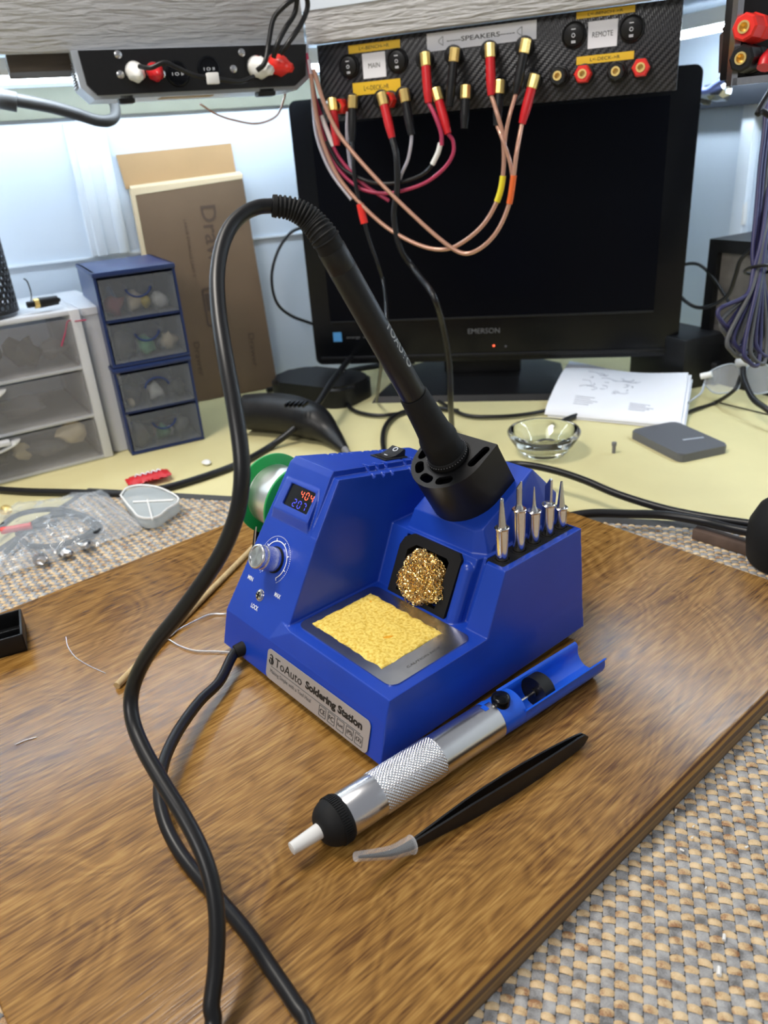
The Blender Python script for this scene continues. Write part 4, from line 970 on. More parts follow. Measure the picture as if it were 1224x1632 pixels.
E8=plug(850,130,832,197,'red','gold plug with red barrel, lower row, rightmost of all plugs')
L1=plug(530,167,537,232,'red','gold plug with red barrel at the panel left corner, leftmost plug')
L2=plug(562,163,561,225,'black','gold plug with black barrel, second from the panel left corner')
L3=plug(610,158,625,220,'red','gold plug with red barrel under the left DECK tape, third plug from the left')
L4=plug(645,153,656,215,'black','gold plug with black barrel, fourth plug from the panel left corner')
def pw(l,off=.03): return [pp(x,y,off) for x,y in l]
def wire(lab,pts,r,m,marks=()):
    t=empty('speaker_wire',pts[0],lab,'wire'); q=B(); q.tube(pts,r,8,k=8); q.build('strand',m,t,smooth=80)
    c=catmull(pts,8)
    for f0,ln,mm_ in marks:
        i=int(f0*len(c)); j=min(len(c)-1,i+ln); q=B(); q.tube(c[i:j+1],r*1.35,10,raw=True); q.build('heat_shrink',mm_,t,smooth=60)
    return t
wire('clear copper speaker wire with yellow sleeve looping left from the third top plug',[E3]+pw([(792,180),(801,215),(803,262),(796,310),(775,352),(745,381),(712,397),(672,392),(620,365),(575,325),(538,280),(514,225),(502,170),(496,118)],.036),.0023,'copper',((.245,7,'yel'),))
wire('clear copper speaker wire with orange sleeve looping left from the rightmost red plug',[E8]+pw([(824,240),(818,285),(810,330),(790,372),(762,398),(735,403),(700,380),(650,335),(600,285),(560,240),(535,205),(515,160),(500,110)],.040),.0023,'copper',((.15,8,'amber'),))
wire('short clear copper wire joining the right black plugs to the looped pair',[E4]+pw([(812,185),(806,215),(803,250)],.036),.0020,'copper')
wire('short clear copper wire from the lower right black plug to the looped pair',[E7]+pw([(800,220),(812,255),(817,285)],.038),.0020,'copper')
wire('magenta wire with white sleeve curving left from the leftmost red barrel under the label',[E1]+pw([(694,186),(703,212),(704,232)],.034),.0022,'pinkw')
wire('dark wire with white sleeve looping low behind the panel plugs towards the left corner',pw([(703,225),(696,248),(678,275),(640,290),(600,292),(565,280),(540,262),(520,225)],.030),.0020,'cable',((.02,11,'white'),))
wire('magenta wire dropping from the slanted red barrel and looping left',[E5]+pw([(722,225),(722,245),(708,268),(680,290),(645,303),(610,308),(570,298),(535,262),(512,205),(499,140)],.028),.0020,'pinkw')
wire('silver wire hanging at the panel left corner beside the pipe of light',pw([(492,95),(497,130),(500,180),(507,225),(528,275),(560,318)],.034),.0020,'silverw',())
wire('pink wire with white sleeve running down from the panel left corner',pw([(488,85),(496,125),(505,165),(520,205),(540,250),(575,290),(620,320)],.026),.0020,'pinkw',((.42,9,'white'),))
wire('silver wire beside the fourth plug from the left corner curling down',[L4]+pw([(655,230),(650,255),(641,275),(636,290)],.03),.0018,'silverw')
wire('short silver wire between the first two plugs at the panel left',pw([(554,178),(553,210),(556,250),(562,280)],.02),.0018,'silverw')
# black leads running down to the bench
cable('speaker_cable','black lead with a red sleeve hanging from the second left plug down before the monitor',[L2]+pw([(563,262),(568,300),(578,342),(588,380),(602,420),(612,455)],.035)+[dep(616,510,.80),dep(610,560,.82),onz(600,640,DZ+.004)],.0022)
b=B(); c=pw([(574,325),(577,340),(581,356)],.035); b.tube(c,.0042,12,k=4); o=b.build('heat_shrink','redb'); rebase(o,c[1]); tag(o,'red sleeve around the black lead before the monitor left part','cable sleeve')
cable('speaker_cable','long black lead hanging from the third left plug across the monitor to the bench',[L3]+pw([(632,250),(633,300),(628,345),(638,395),(662,432)],.036)+[dep(690,470,.80),dep(706,520,.83),dep(716,580,.86),dep(718,640,.88),onz(720,680,DZ+.004)],.0034)
# ------------------------------------------------------------------ monitor
az=rad(51); Mc=V((math.sin(az),math.cos(az),0)); Mn=V((Mc.y,-Mc.x,0)); MD=V((-.46,.62,0)).dot(Mn)
mo=empty('monitor',Mc*.015+Mn*(MD-.03)+Z*DZ,'large black switched-off monitor in the corner of the bench behind the cable loops','monitor',M4=frame(Mc*.015+Mn*(MD-.03)+Z*DZ,Mc,Z))
def mp(c,z,d=0): return Mc*c+Mn*(MD+d)+Z*z
MMx=frame(mp(0,0),Mc,Mn)   # x right, y up, z out
b=B(); b.prism(rrect(-.236,.014,.268,.358,.012,5),-.030,-.001,MMx,holes=[]); b.build('rear_shell','black',mo,smooth=30)
b=B(); b.prism(rrect(-.236,.014,.268,.358,.010,5),-.004,.0,MMx); b.build('front_frame','black_gloss',mo,smooth=30)
b=B(); b.boxb((-.2085,.0765,-.001),(.2335,.328,.0006),MMx); b.build('screen','screen',mo,smooth=0)
b=B(); b.boxb((-.2085,.0735,0),(.2335,.0765,.002),MMx,bev=.0006); b.boxb((-.228,.020,0),(.260,.0255,.0025),MMx,bev=.001); b.build('frame_ridge','greyp' if 0 else 'black',mo)
text('EMERSON',frame(mp(onp(771,527,Mn,MD).dot(Mc),onp(771,527,Mn,MD).z,.0008),Mc,Mn),.044,.007,'maker_writing',"greyp" if 0 else 'greyp',mo)
pk=onp(538,537,Mn,MD); b=B(); b.box((0,0,0),(.0125,.0135,.0004),frame(pk+Mn*.0006,Mc,Mn)); s_=b.build('energy_sticker',mat('blue_sticker',(.10,.36,.72),.5),mo,smooth=0)
text('energy  star',frame(onp(572,538,Mn,MD)+Mn*.0006,Mc,Mn),.036,.004,'sticker_writing','greyp',mo)
for x,y in ((787,551),(806,552)):
    b=B(); b.sphere(onp(x,y,Mn,MD+.001),.0016,u=10,v=6); b.build('status_light',M['red_led'] if x<800 else M['greyp'],mo)
b=B(); b.boxb((-.05,-.021,-.05),(.06,.03,-.02),MMx,bev=.004); b.build('stand_neck','black',mo)
b=B(); b.hull([MMx@V(p) for p in ((-.145,DZ,.06),(.13,DZ,.06),(.12,DZ,-.13),(-.12,DZ,-.13),(-.14,DZ+.008,.055),(.125,DZ+.008,.055),(.08,DZ+.022,-.03),(-.08,DZ+.022,-.03),(-.08,DZ+.015,-.11),(.08,DZ+.015,-.11))]); b.build('stand_base','black',mo,smooth=30)
# ------------------------------------------------------------------ drawers and boxes on the left
def unit_frame(x0,y0,x1,y1):
    p=onz(x0,y0,DZ); q=onz(x1,y1,DZ); t=(q-p).normalized(); return frame(p,t,Z),(q-p).length   # x along front, y into the wall side, z up
UF,ul=unit_frame(211,727,325,701)
if (UF.to_3x3()@V((0,1,0))).dot(Bv)>0: pass
DW,DD=.093,.125
def small_cabinet(z0,shift,lab):
    F_=UF@Matrix.Translation((shift,0,z0))
    t=empty('drawer_cabinet',F_.translation,lab,'drawer cabinet','small blue drawer cabinets',M4=F_.copy()); H_=.1095
    q=B()
    q.boxb((0,.001,0),(DW,DD,.004),F_,bev=.001); q.boxb((-.001,0,H_-.006),(DW+.001,DD,H_),F_,bev=.0015); q.boxb((0,.002,0),(.003,DD,H_),F_); q.boxb((DW-.003,.002,0),(DW,DD,H_),F_); q.boxb((0,.004,.0520),(DW,DD,.0555),F_); q.boxb((0,DD-.003,0),(DW,DD,H_),F_)
    q.build('cabinet_shell','blue_dark',t)
    for k in (0,1):
        zb=.005+k*.051; ht=.045
        q=B(); q.boxb((.004,-.001,zb),(DW-.004,.0008,zb+ht),F_,bev=.0006); q.boxb((.004,0,zb),(.0055,.10,zb+ht-.006),F_); q.boxb((DW-.0055,0,zb),(DW-.004,.10,zb+ht-.006),F_); q.boxb((.004,0,zb),(DW-.004,.10,zb+.0015),F_)
        q.boxb((DW*.36,0,zb),(DW*.36+.001,.10,zb+ht*.75),F_); q.boxb((DW*.68,0,zb),(DW*.68+.001,.10,zb+ht*.75),F_)
        d=q.build('drawer','filmd',t,smooth=30)
        q=B(); a0_,a1_=(rad(10),rad(170)) if (k==0 and z0<.05 and False) else (rad(190),rad(350))
        fl=(k==1 and z0<.05); q.torus(.0145,.0013,F_@Matrix.Translation((DW*.5,-.0022,zb+ht-(.022 if fl else .011)))@Matrix.Rotation(rad(90),4,'X')@Matrix.Diagonal((1,.85 if fl else -.85,1,1)),18,8,a0=rad(10),a1=rad(170)); q.build('handle','blue_dark',d)
    return t,F_
c1,F1=small_cabinet(0,0,'lower blue cabinet of two clear drawers standing on the bench beside white drawers')
c2_,F2=small_cabinet(.1100,.001,'upper blue cabinet of two clear drawers stacked on the lower one')
# things kept in the drawers
def lump(q,c,r,seed,M4=None,sc_=(1,1,1)):
    bb=bmesh.new(); bmesh.ops.create_icosphere(bb,subdivisions=2,radius=r)
    for v in bb.verts: v.co=v.co*(1+.75*noise.noise(v.co*130+V((seed,0,0)))); v.co.x*=sc_[0]; v.co.y*=sc_[1]; v.co.z*=sc_[2]
    bmesh.ops.translate(bb,vec=V(c),verts=bb.verts); q.merge(bb,M4)
cols=[('dark red',(.18,.02,.03)),('blue',(.05,.12,.30)),('yellow',(.55,.42,.05)),('grey',(.12,.12,.13)),('black',(.03,.03,.03)),('cream',(.65,.55,.38)),('green',(.08,.22,.12)),('white',(.65,.65,.62)),('brown',(.20,.11,.06))]
CM_={n:mat('part_'+n.replace(' ','_'),c,.5) for n,c in cols}
rr=random.Random(11)
for F_,un,rows in ((F2,'upper',((1,[('dark red',.2,.011),('cream',.5,.010),('yellow',.63,.006),('white',.8,.008),('blue',.22,.008)],'top'),(0,[('black',.2,.016),('green',.5,.012),('cream',.82,.010),('white',.75,.006)],'second'))),(F1,'lower',((1,[('black',.2,.015),('cream',.18,.006),('white',.52,.010),('black',.82,.010)],'third'),(0,[('black',.2,.014),('green',.5,.009),('brown',.45,.008),('white',.62,.006),('grey',.8,.010)],'bottom')))):
    for k,items,rowname in rows:
        for ci,(cn,xf,r) in enumerate(items):
            q=B(); zb=.0065+k*.051; c=(DW*xf,.014+rr.uniform(0,.02)+ci*.004,zb+r*.95+(.012 if cn=='blue' else 0)); lump(q,c,r,rr.uniform(0,50),F_,(1,.8,1.15)); o=q.build('small_part',CM_[cn],smooth=80)
            rebase(o,F_@V(c)); pos='left' if xf<.34 else 'middle' if xf<.67 else 'right'
            tag(o,f'{("larger" if r>.009 else "smaller")} {cn} part in the {pos} bay of the {rowname} small drawer','part')
# white three-drawer unit
WF,wl_=unit_frame(0,773,182,727); WW=.30
WF=WF@Matrix.Translation((wl_-WW,0,0)); WD_=.155
wu=empty('drawer_unit',WF.translation,'white plastic tower of three wide see-through drawers at the left edge','drawer unit',M4=WF.copy())
b=B(); 
for z in (0,.0535,.1125,.176): b.boxb((0,.001,z),(WW,WD_,z+(.005 if z<.17 else .006)),WF,bev=.002)
b.boxb((WW-.012,0,0),(WW,WD_,.182),WF,bev=.002); b.boxb((0,0,0),(.012,WD_,.182),WF,bev=.002); b.boxb((0,WD_-.004,0),(WW,WD_,.182),WF); b.build('unit_frame','filmm',wu)
for k,(z0,z1) in enumerate(((.006,.0525),(.0595,.1115),(.1185,.173))):
    q=B(); q.boxb((.014,-.004,z0),(WW-.014,-.001,z1),WF,bev=.001); q.boxb((.014,0,z0),(WW-.014,WD_-.01,z0+.002),WF); q.boxb((WW-.017,0,z0),(WW-.014,WD_-.01,z1-.004),WF)
    d=q.build('drawer','filmf',wu)
    q=B(); q.torus(.045,.004,WF@Matrix.Translation((WW*.5-.01,-.006,z1-.002))@Matrix.Rotation(rad(90),4,'X')@Matrix.Diagonal((1.25,.30,1,1)),28,8,a0=rad(180),a1=rad(360)); q.boxb((WW*.5-.06,-.012,z1-.006),(WW*.5+.04,-.001,z1),WF,bev=.002); q.build('handle','filmm',d)
for i,(x,z,r,cn,sc_) in enumerate(((.195,.142,.016,'black',(1,1,1)),(.232,.140,.017,'black',(1,1,1)),(.262,.139,.013,'grey',(1.3,1,.8)),(.215,.080,.013,'grey',(2.4,1,.8)),(.262,.036,.013,'cream',(1.4,1,1)),(.20,.026,.010,'cream',(1,1,1)),(.228,.024,.014,'grey',(1.8,1,.7)),(.165,.024,.014,'black',(1.6,1,.8)))):
    q=B(); lump(q,(x,.022,z),r,i*7.3,WF,sc_); o=q.build('stored_part',CM_[cn],smooth=80); rebase(o,WF@V((x,.022,z)))
    tag(o,['round black motor, left in the top wide drawer','round black motor, middle of the top wide drawer','grey connector bundle right of the motors in the wide drawer','long grey part in the middle wide drawer','cream relay block in the bottom wide drawer right corner','small cream part left in the bottom wide drawer','dark flat part middle of the bottom wide drawer','black part at the frame edge in the bottom wide drawer'][i],'part')
# milky bin behind them
b=B(); b.prism(rrect(WW+.004,.010,WW+.032,.17,.006,3),.001,.178,WF); b.prism(rrect(WW+.002,.008,WW+.034,.172,.006,3),.172,.180,WF); o=b.build('storage_bin','filmm'); rebase(o,WF@V((WW+.015,.08,0))); tag(o,'narrow milky plastic bin squeezed between the white drawers and the blue cabinets','bin')
# perforated cup
PC=onz(35,500,.157)+Bv*-.02; pc=V((PC.x,PC.y,.1592))-A*.042
b=B(); R_=.040; nh=34; rowh=2*math.pi*R_/nh*.866; 
for j in range(18):
    for i in range(nh):
        a0_=2*math.pi*(i+(j%2)*.5)/nh; zc=.004+rowh*(j+.5); vs=[]
        ro=2*math.pi*R_/nh/2/.866; ri=ro*.62
        for rr_ in (ro,ri):
            for k in range(6):
                t=rad(60*k+30); vs.append(V((a0_+rr_*math.cos(t)/R_,zc+rr_*math.sin(t)))) 
        P3=[V((pc.x+R_*math.cos(v.x),pc.y+R_*math.sin(v.x),pc.z+v.y)) for v in vs]
        b._add(P3,[(k,(k+1)%6,6+(k+1)%6,6+k) for k in range(6)])
bmesh.ops.remove_doubles(b.bm,verts=b.bm.verts[:],dist=.0002)
b.lathe([(0,R_),(.004,R_)],Matrix.Translation(pc),40)
o=b.build('pen_cup','perf',smooth=80,fix=False); rebase(o,pc); tag(o,'black perforated metal cup standing on the white drawers at the left edge','pen cup')
o.modifiers.new('s','SOLIDIFY').thickness=.0008
# audio jack adapter
p0=onz(45,494,.160); p1=onz(92,486,.160); b=B(); d=(p1-p0).normalized(); p0.z=p1.z=.1655
b.cyl(p0,p0+d*.008,.0035,n=14); b.cyl(p0+d*.008,p0+d*.014,.0055,n=16,mi=1); b.cyl(p0+d*.013,p0+d*.034,.0058,.0050,n=18); b.cyl(p0+d*.034,p1+d*.004,.0034,.002,n=12)
o=b.build('jack_adapter',['black','gold'],smooth=40); rebase(o,p0+d*.02); tag(o,'black jack plug with a gold ring lying on top of the white drawers','jack plug')
cable('thin_wire','thin black wire sticking up beside the jack plug on the white drawers',[onz(48,490,.163),dep(50,470,.90),dep(44,450,.90),dep(38,444,.90)],.0008,cat='wire')
cable('thin_wire','thin wire with a bare end dangling over the white unit front edge',[onz(136,510,.150),dep(120,512,.885),dep(108,512,.88),dep(104,530,.88),dep(98,552,.88)],.0009,'pinkw',cat='wire')
# cardboard box leaning on the wall
pL=onz(320,640,DZ); pR=onz(443,617,DZ); tt=(pR-pL).normalized(); nn=V((tt.y,-tt.x,0)); ln=rad(.4)
upv=(Z*math.cos(ln)-nn*math.sin(ln)); Cn=tt.cross(upv)
if Cn.dot(nn)<0: Cn=-Cn
CF=Matrix.Translation(pR+Z*.001)@Matrix((tt,upv,Cn)).transposed().to_4x4()     # origin bottom right; x right, y up, z out
cb=empty('cardboard_box',pR,'tall brown cardboard box leaning on the wall behind the blue cabinets','cardboard box',M4=CF.copy())
b=B(); b.hull([CF@V(p) for x,y in ((-.160,0),(0,0),(-.010,.300),(-.158,.296)) for p in ((x,y,0),(x,y,-.014))]); b.build('carton','card',cb,smooth=0)
b=B(); b.hull([CF@V(p) for p in ((-.161,.288,.0006),(-.160,.297,.0004),(-.010,.297,.0006),(-.009,.302,.0004),(-.161,.288,-.014),(-.160,.300,-.0145),(-.010,.297,-.014),(-.009,.306,-.0145))]); b.hull([CF@V(p) for p in ((-.1635,0,.0005),(-.1585,0,.0008),(-.1565,.295,.0008),(-.1615,.295,.0005),(-.1635,0,-.0145),(-.1615,.295,-.0145))]); b.build('taped_edge','card_edge',cb,smooth=0)
b=B(); b.hull([CF@V(p) for p in ((-.165,.296,-.0150),(-.014,.302,-.0150),(-.015,.342,-.0152),(-.169,.338,-.0152),(-.165,.296,-.0170),(-.014,.302,-.0170),(-.015,.342,-.0172),(-.169,.338,-.0172))]); b.build('open_flap','card_light',cb,smooth=0)
M['print']=mat('carton_print',(.10,.065,.045),.8)
TR=CF@Matrix.Translation((-.064,.215,.0004))@Matrix.Rotation(rad(-90),4,'Z'); text('Drawer',TR,.105,.021,'carton_writing','print',cb,bold=.01)
text('LARGE STORAGE UNIT 3',CF@Matrix.Translation((-.098,.215,.0004))@Matrix.Rotation(rad(-90),4,'Z'),.075,.004,'carton_writing','print',cb)
for x,y,w_ in ((-.082,.062,.05),(-.030,.062,.05),(-.112,.062,.05)): text('Drawer',CF@Matrix.Translation((x,y,.0004))@Matrix.Rotation(rad(-90),4,'Z'),w_,.008,'carton_writing','print',cb)
b=B(); b.prism(rrect(-.092,.105,-.072,.160,.004,3),.0002,.0006,CF,holes=[rrect(-.089,.108,-.075,.157,.003,3)[::-1]]); b.boxb((-.088,.128,.0002),(-.076,.152,.0005),CF); b.build('carton_icon','print',cb,smooth=0)
# ------------------------------------------------------------------ loose things on the bench
def zpt(l,z): return [onz(x,y,z) for x,y in l]
# trimmer
q=B(); bz_=DZ+.026
tp=[onz(392,655,DZ+.028),onz(430,655,DZ+.029),onz(468,660,DZ+.028),onz(502,672,DZ+.024),onz(525,690,DZ+.015),onz(549,716,DZ+.006)]
q.tube(tp,[.024,.026,.026,.023,.014,.0055],24,k=8); q.bm.transform(Matrix.Translation((0,0,DZ))@Matrix.Diagonal((1,1,.95,1))@Matrix.Translation((0,0,-DZ)))
t=empty('hand_tool',V((tp[2].x,tp[2].y,DZ)),'black tapered handheld power tool lying on the bench before the cardboard box','hand tool'); q.build('body','black',t,smooth=70)
q=B()
for i in range(5):
    c=onz(459+i*7,642-i*0,DZ+.0545); q.boxb((-.002,-.007,-.004),(.0006,.007,.0006),frame(c,Cv,Z),bev=.0004)
q.build('vent_ribs','black_gloss',t)
q=B(); q.cyl(tp[-1],tp[-1]+(tp[-1]-tp[-2]).normalized()*.012,.0045,.003,16); q.build('nozzle_tip','greyp',t)
# black case behind it
c0=onz(440,640,DZ); c1_=onz(548,655,DZ); x_=(c1_-c0).normalized(); Mx=frame(c0,x_,Z)
q=B(); q.prism(rrect(-.02,0,(c1_-c0).length,.09,.03,8),0,.030,Mx); bmesh.ops.bevel(q.bm,geom=[e for e in q.bm.edges if all(v.co.z>DZ+.029 for v in e.verts)],offset=.005,segments=3,affect='EDGES')
o=q.build('hard_case','black',smooth=40); rebase(o,c0+x_*.05); tag(o,'flat rounded black case on the bench between the handheld tool and the monitor','case')
# cables
def cz(l,z=DZ+.0043): return [onz(p[0],p[1],p[2] if len(p)>2 else z) for p in l]
cable('power_cable','long black cable along the left bench, rising behind the soldering iron',cz([(-30,778),(40,783),(120,785),(200,787),(262,778),(330,758),(385,737),(430,712),(470,682,DZ+.02),(505,645,DZ+.04),(535,600,DZ+.05),(565,565,DZ+.05),(595,545,DZ+.05),(640,535,DZ+.05)]),.0042)
cable('power_cable','thin black cable curved on the wall between cardboard box and monitor',[onp(x,y,Bv,-.815) for x,y in ((482,362),(462,372),(443,400),(433,440),(440,480),(462,502),(500,517))],.0022)
cable('power_cable','black cable running from the box foot under the monitor left corner',cz([(425,622,DZ+.004),(470,612),(520,600),(560,590),(600,583),(660,576)]),.0040)
cable('power_cable','tangled black cable looping on the bench left of the monitor foot',cz([(470,606),(505,604),(535,612),(552,630),(556,648),(575,658),(610,662),(660,655),(700,650)]),.0026)
cable('power_cable','short black cable hanging down from the monitor bottom left',[mp(-.200,.02,-.01),mp(-.195,-.005,0),onz(545,600,DZ+.01),onz(538,612,DZ+.003),onz(515,618,DZ+.003)],.0028)
cable('power_cable','black cable bending down behind the rocker switch of the station',cz([(612,722),(610,700),(614,680),(628,664),(650,655),(690,650),(730,655)]),.0032)
cable('power_cable','black cable from the monitor foot to the paper stack corner',cz([(700,640),(740,661),(790,664),(840,660),(880,652),(930,640)]),.0026)
cable('power_cable','short black cable end before the paper stack near the glass dish',cz([(880,684),(900,670),(930,660),(985,655),(1040,650)],DZ+.004),.0034)
# paper stack
PP=[onz(868,652,DZ+.010),onz(1085,671,DZ+.012),onz(1097,597,DZ+.030),onz(985,572,DZ+.024),onz(905,585,DZ+.020)]
t=empty('paper_stack',V((PP[0].x,PP[0].y,DZ)),'stack of white printed papers curling beneath the right side of the monitor','paper'); 
def sheet(dx,dz,name,m):
    q=B(); n=16; g=[]
    c00,c10,c11=PP[0],PP[1],PP[2]; c01=PP[4]+(PP[4]-PP[0])*.10
    for i in range(n+1):
        for j in range(n+1):
            u,v=i/n,j/n; p=(c00*(1-u)+c10*u)*(1-v)+(c01*(1-u)+c11*u)*v
            p=p+Z*(dz+.006*math.sin(v*math.pi)*(1-u)+.004*math.sin(u*5+v*2)*v-.006*(max(0,.12-v)/.12)**2)+Cv*dx; p.z=max(p.z,DZ+.0005+dz*.3); g.append(p)
    q._add(g,[(i*(n+1)+j,(i+1)*(n+1)+j,(i+1)*(n+1)+j+1,i*(n+1)+j+1) for i in range(n) for j in range(n)])
    r=bmesh.ops.extrude_face_region(q.bm,geom=q.bm.faces[:])
    for v in [k for k in r['geom'] if isinstance(k,bmesh.types.BMVert)]: v.co.z-=.0012
    return q.build(name,m,t,smooth=60),g,n
for k,(dx,dz) in enumerate(((.006,-.009),(.003,-.006),(.004,-.003),(0,0))): sh_,g,n=sheet(dx,dz,'sheet','paper')
q=B(); rr2=random.Random(5)
def gp(u,v): 
    i=min(n-1,int(u*n)); j=min(n-1,int(v*n)); fu,fv=u*n-i,v*n-j; a=g[i*(n+1)+j]*(1-fu)*(1-fv)+g[(i+1)*(n+1)+j]*fu*(1-fv)+g[i*(n+1)+j+1]*(1-fu)*fv+g[(i+1)*(n+1)+j+1]*fu*fv; return a+Z*.0004
for k in range(26):
    u=rr2.uniform(.25,.6); v=rr2.uniform(.35,.75); a=rr2.uniform(0,3); L_=rr2.uniform(.02,.09); q.tube([gp(u,v),gp(u+L_*math.cos(a),v+L_*.8*math.sin(a)),gp(u+L_*math.cos(a+.4)*1.6,v+L_*math.sin(a+.5))],.0003,4,k=3)
for k in range(5):
    for u0_ in (.2,.62): q.tube([gp(u0_,.12+k*.03),gp(u0_+.12+.03*(k%3),.12+k*.03)],.00035,4,k=3)
q.build('faint_drawing',mat('faint_ink',(.32,.34,.40),.7),sh_,smooth=0)
# glass dish
gc=(onz(806,712,DZ+.02)+onz(927,712,DZ+.02))/2; gc=onz(866,738,DZ)+ (onz(866,700,DZ)-onz(866,738,DZ))*.42; R_=(onz(926,705,DZ+.02)-onz(806,705,DZ+.02)).length/2
q=B(); k=R_
q.lathe([(0,0),(0,k*.60),(.003,k*.66),(.015,k*.88),(.023,k*.99),(.026,k),(.028,k*.96),(.027,k*.88),(.020,k*.72),(.010,k*.52),(.008,k*.42),(.010,k*.30),(.010,0)],Matrix.Translation((gc.x,gc.y,DZ+.0002)),48,close=False)
o=q.build('glass_dish','glass',smooth=60); rebase(o,(gc.x,gc.y,DZ)); tag(o,'round clear glass dish on the cream bench behind the station','dish')
q=B(); q.torus(k*.28,.0012,Matrix.Translation((gc.x+.004,gc.y,DZ+.0125)),24,6,a0=.3,a1=5); o=q.build('wire_ring','greyw'); rebase(o,(gc.x,gc.y,DZ+.012)); tag(o,'small open ring of grey wire lying inside the glass dish','ring')
# small bolt
p=onz(978,722,DZ); q=B(); q.cyl(p+Z*.0002,p+Z*.009,.0020,n=14); q.cyl(p+Z*.009,p+Z*.0125,.0030,n=6); o=q.build('small_bolt','greyp',smooth=30); rebase(o,p); tag(o,'tiny dark bolt standing alone on the bench right of the glass dish','bolt')
# grey slab (power bank)
c=[onz(1015,684,DZ+.009),onz(1085,670,DZ+.009),onz(1155,712,DZ+.009),onz(1072,727,DZ+.009)]
x_=(c[1]-c[0]).normalized(); lx=((c[1]-c[0]).length+(c[2]-c[3]).length)/2; ly=((c[3]-c[0]).length+(c[2]-c[1]).length)/2; ctr=(c[0]+c[1]+c[2]+c[3])/4; Mx=frame(V((ctr.x,ctr.y,DZ)),x_,Z)
q=B(); q.prism(rrect(-lx/2,-ly/2,lx/2,ly/2,.007,5),.0002,.0095,Mx); bmesh.ops.bevel(q.bm,geom=[e for e in q.bm.edges if all(v.co.z>DZ+.009 for v in e.verts)],offset=.001,segments=2,affect='EDGES')
t=empty('power_bank',V((ctr.x,ctr.y,DZ)),'flat grey rectangular device with rounded corners on the right of the bench','device'); q.build('body',mat('slate_plastic',(.11,.115,.13),.42),t)
p=onz(1105,699,DZ+.0098); q=B(); q.box((0,0,0),(.024,.003,.0006),frame(p,(onz(1125,696,DZ)-onz(1085,701,DZ)),Z),bev=.0002); q.build('light_strip','lgrey',t)
p=onz(1105,725,DZ+.003); d=(onz(1112,720,DZ)-onz(1098,729,DZ)).normalized(); q=B(); q.cyl(p-d*.007,p+d*.004,.0016,n=10); q.cyl(p+d*.004,p+d*.0075,.0032,n=12); o=q.build('steel_screw','steel'); rebase(o,p); tag(o,'small bright screw lying against the front edge of the flat grey device','screw')
# speaker box at the back right
s0=onz(1108,603,DZ); Sx=(Bv*.94+A*.1).normalized(); Mx=frame(s0,Sx,Z); spk=empty('box_speaker',s0,'black box with a grey woven front grille at the right edge behind hanging cables','speaker')
hh=.186
q=B(); q.prism([(0,0),(.15,0),(.15,hh),(0,hh)],-.09,0,frame(s0,Sx,y=Z),holes=[[(.014,.055),(.136,.055),(.136,hh-.016),(.014,hh-.016)][::-1]]); q.prism([(0,0),(.15,0),(.15,hh),(0,hh)],-.10,-.088,frame(s0,Sx,y=Z)); q.build('cabinet','black',spk,smooth=0)
q=B(); q.boxb((.013,.054,-.012),(.137,hh-.015,-.009),frame(s0,Sx,y=Z)); q.build('front_grille',mat('grille_cloth',(.20,.185,.17),.9,noise=.3,scale=60),spk)
W_=frame(s0,Sx,y=Z)
cable('thin_wire','dark wire drooping from the monitor right side across the wall to the speaker',[onp(x,y,A,.70) for x,y in ((1078,426),(1100,420),(1118,424),(1136,442),(1150,462),(1162,482))],.0022,cat='wire')
cable('thin_wire','dark wire sagging lower from the monitor right side into the speaker front',[onp(x,y,A,.66) for x,y in ((1080,468),(1095,482),(1112,490),(1135,487),(1160,470),(1172,440),(1180,415),(1200,395))],.0024,cat='wire')
# dark equipment heap right of the monitor
q=B(); p=onp(1090,540,A,.69); Mx=Matrix.Translation(p)@Matrix((Bv,-A,Z)).transposed().to_4x4()
q.boxb((-.05,-.02,DZ-p.z),(.055,.05,.016),Mx,bev=.004); o=q.build('black_receiver','black',smooth=30); rebase(o,V((p.x,p.y,DZ))); tag(o,'low black box on the bench between the monitor right corner and the speaker','box')
for i,(x,y,lab) in enumerate(((1120,605,'black power adapter block behind the paper stack right corner'),(1165,600,'black power adapter block beneath the speaker, left of the eyeglasses'),(1215,590,'black power adapter block at the right edge under the hanging cable bundle'))):
    p=onz(x,y,DZ); q=B(); q.boxb((-.028,-.02,.0003),(.028,.025,.032+.006*i),Matrix.Translation(p)@Matrix.Rotation(.4*i,4,'Z'),bev=.004); o=q.build('power_adapter','black',smooth=30); rebase(o,p); tag(o,lab,'power adapter')
q=B(); p=onz(1117,600,DZ+.036); q.cyl(p,p+V((.012,.004,.004)),.004,n=12); o=q.build('cable_end','white'); rebase(o,p); tag(o,'small white cable end on the dark heap right of the papers','cable end')
# eyeglasses
gl=empty('eyeglasses',onz(1175,640,DZ),'thin rimmed eyeglasses on the right side of the bench below the cable bundle','eyeglasses')
for pl,nm in (([(1122,612),(1128,596),(1145,585),(1165,580),(1176,585),(1180,600),(1176,620),(1160,626),(1138,626)],'lens'),([(1186,600),(1192,584),(1210,578),(1230,586),(1240,604),(1230,622),(1205,628),(1190,618)],'lens')):
    dd=.965; P_=[dep(x,y,dd) for x,y in pl]; c=catmull(P_+[P_[0]],4)
    q=B(); q.tube(c,.0009,6,raw=True); q.build('rim',M['lgrey'],gl,smooth=60)
    q=B(); ctr=sum(P_,V())/len(P_); q._add([ctr]+c,[(0,i+1,i+2) for i in range(len(c)-1)]); 
    r=bmesh.ops.extrude_face_region(q.bm,geom=q.bm.faces[:]); bmesh.ops.translate(q.bm,vec=_f*.0012,verts=[k_ for k_ in r['geom'] if isinstance(k_,bmesh.types.BMVert)]); q.build('lens','film',gl)
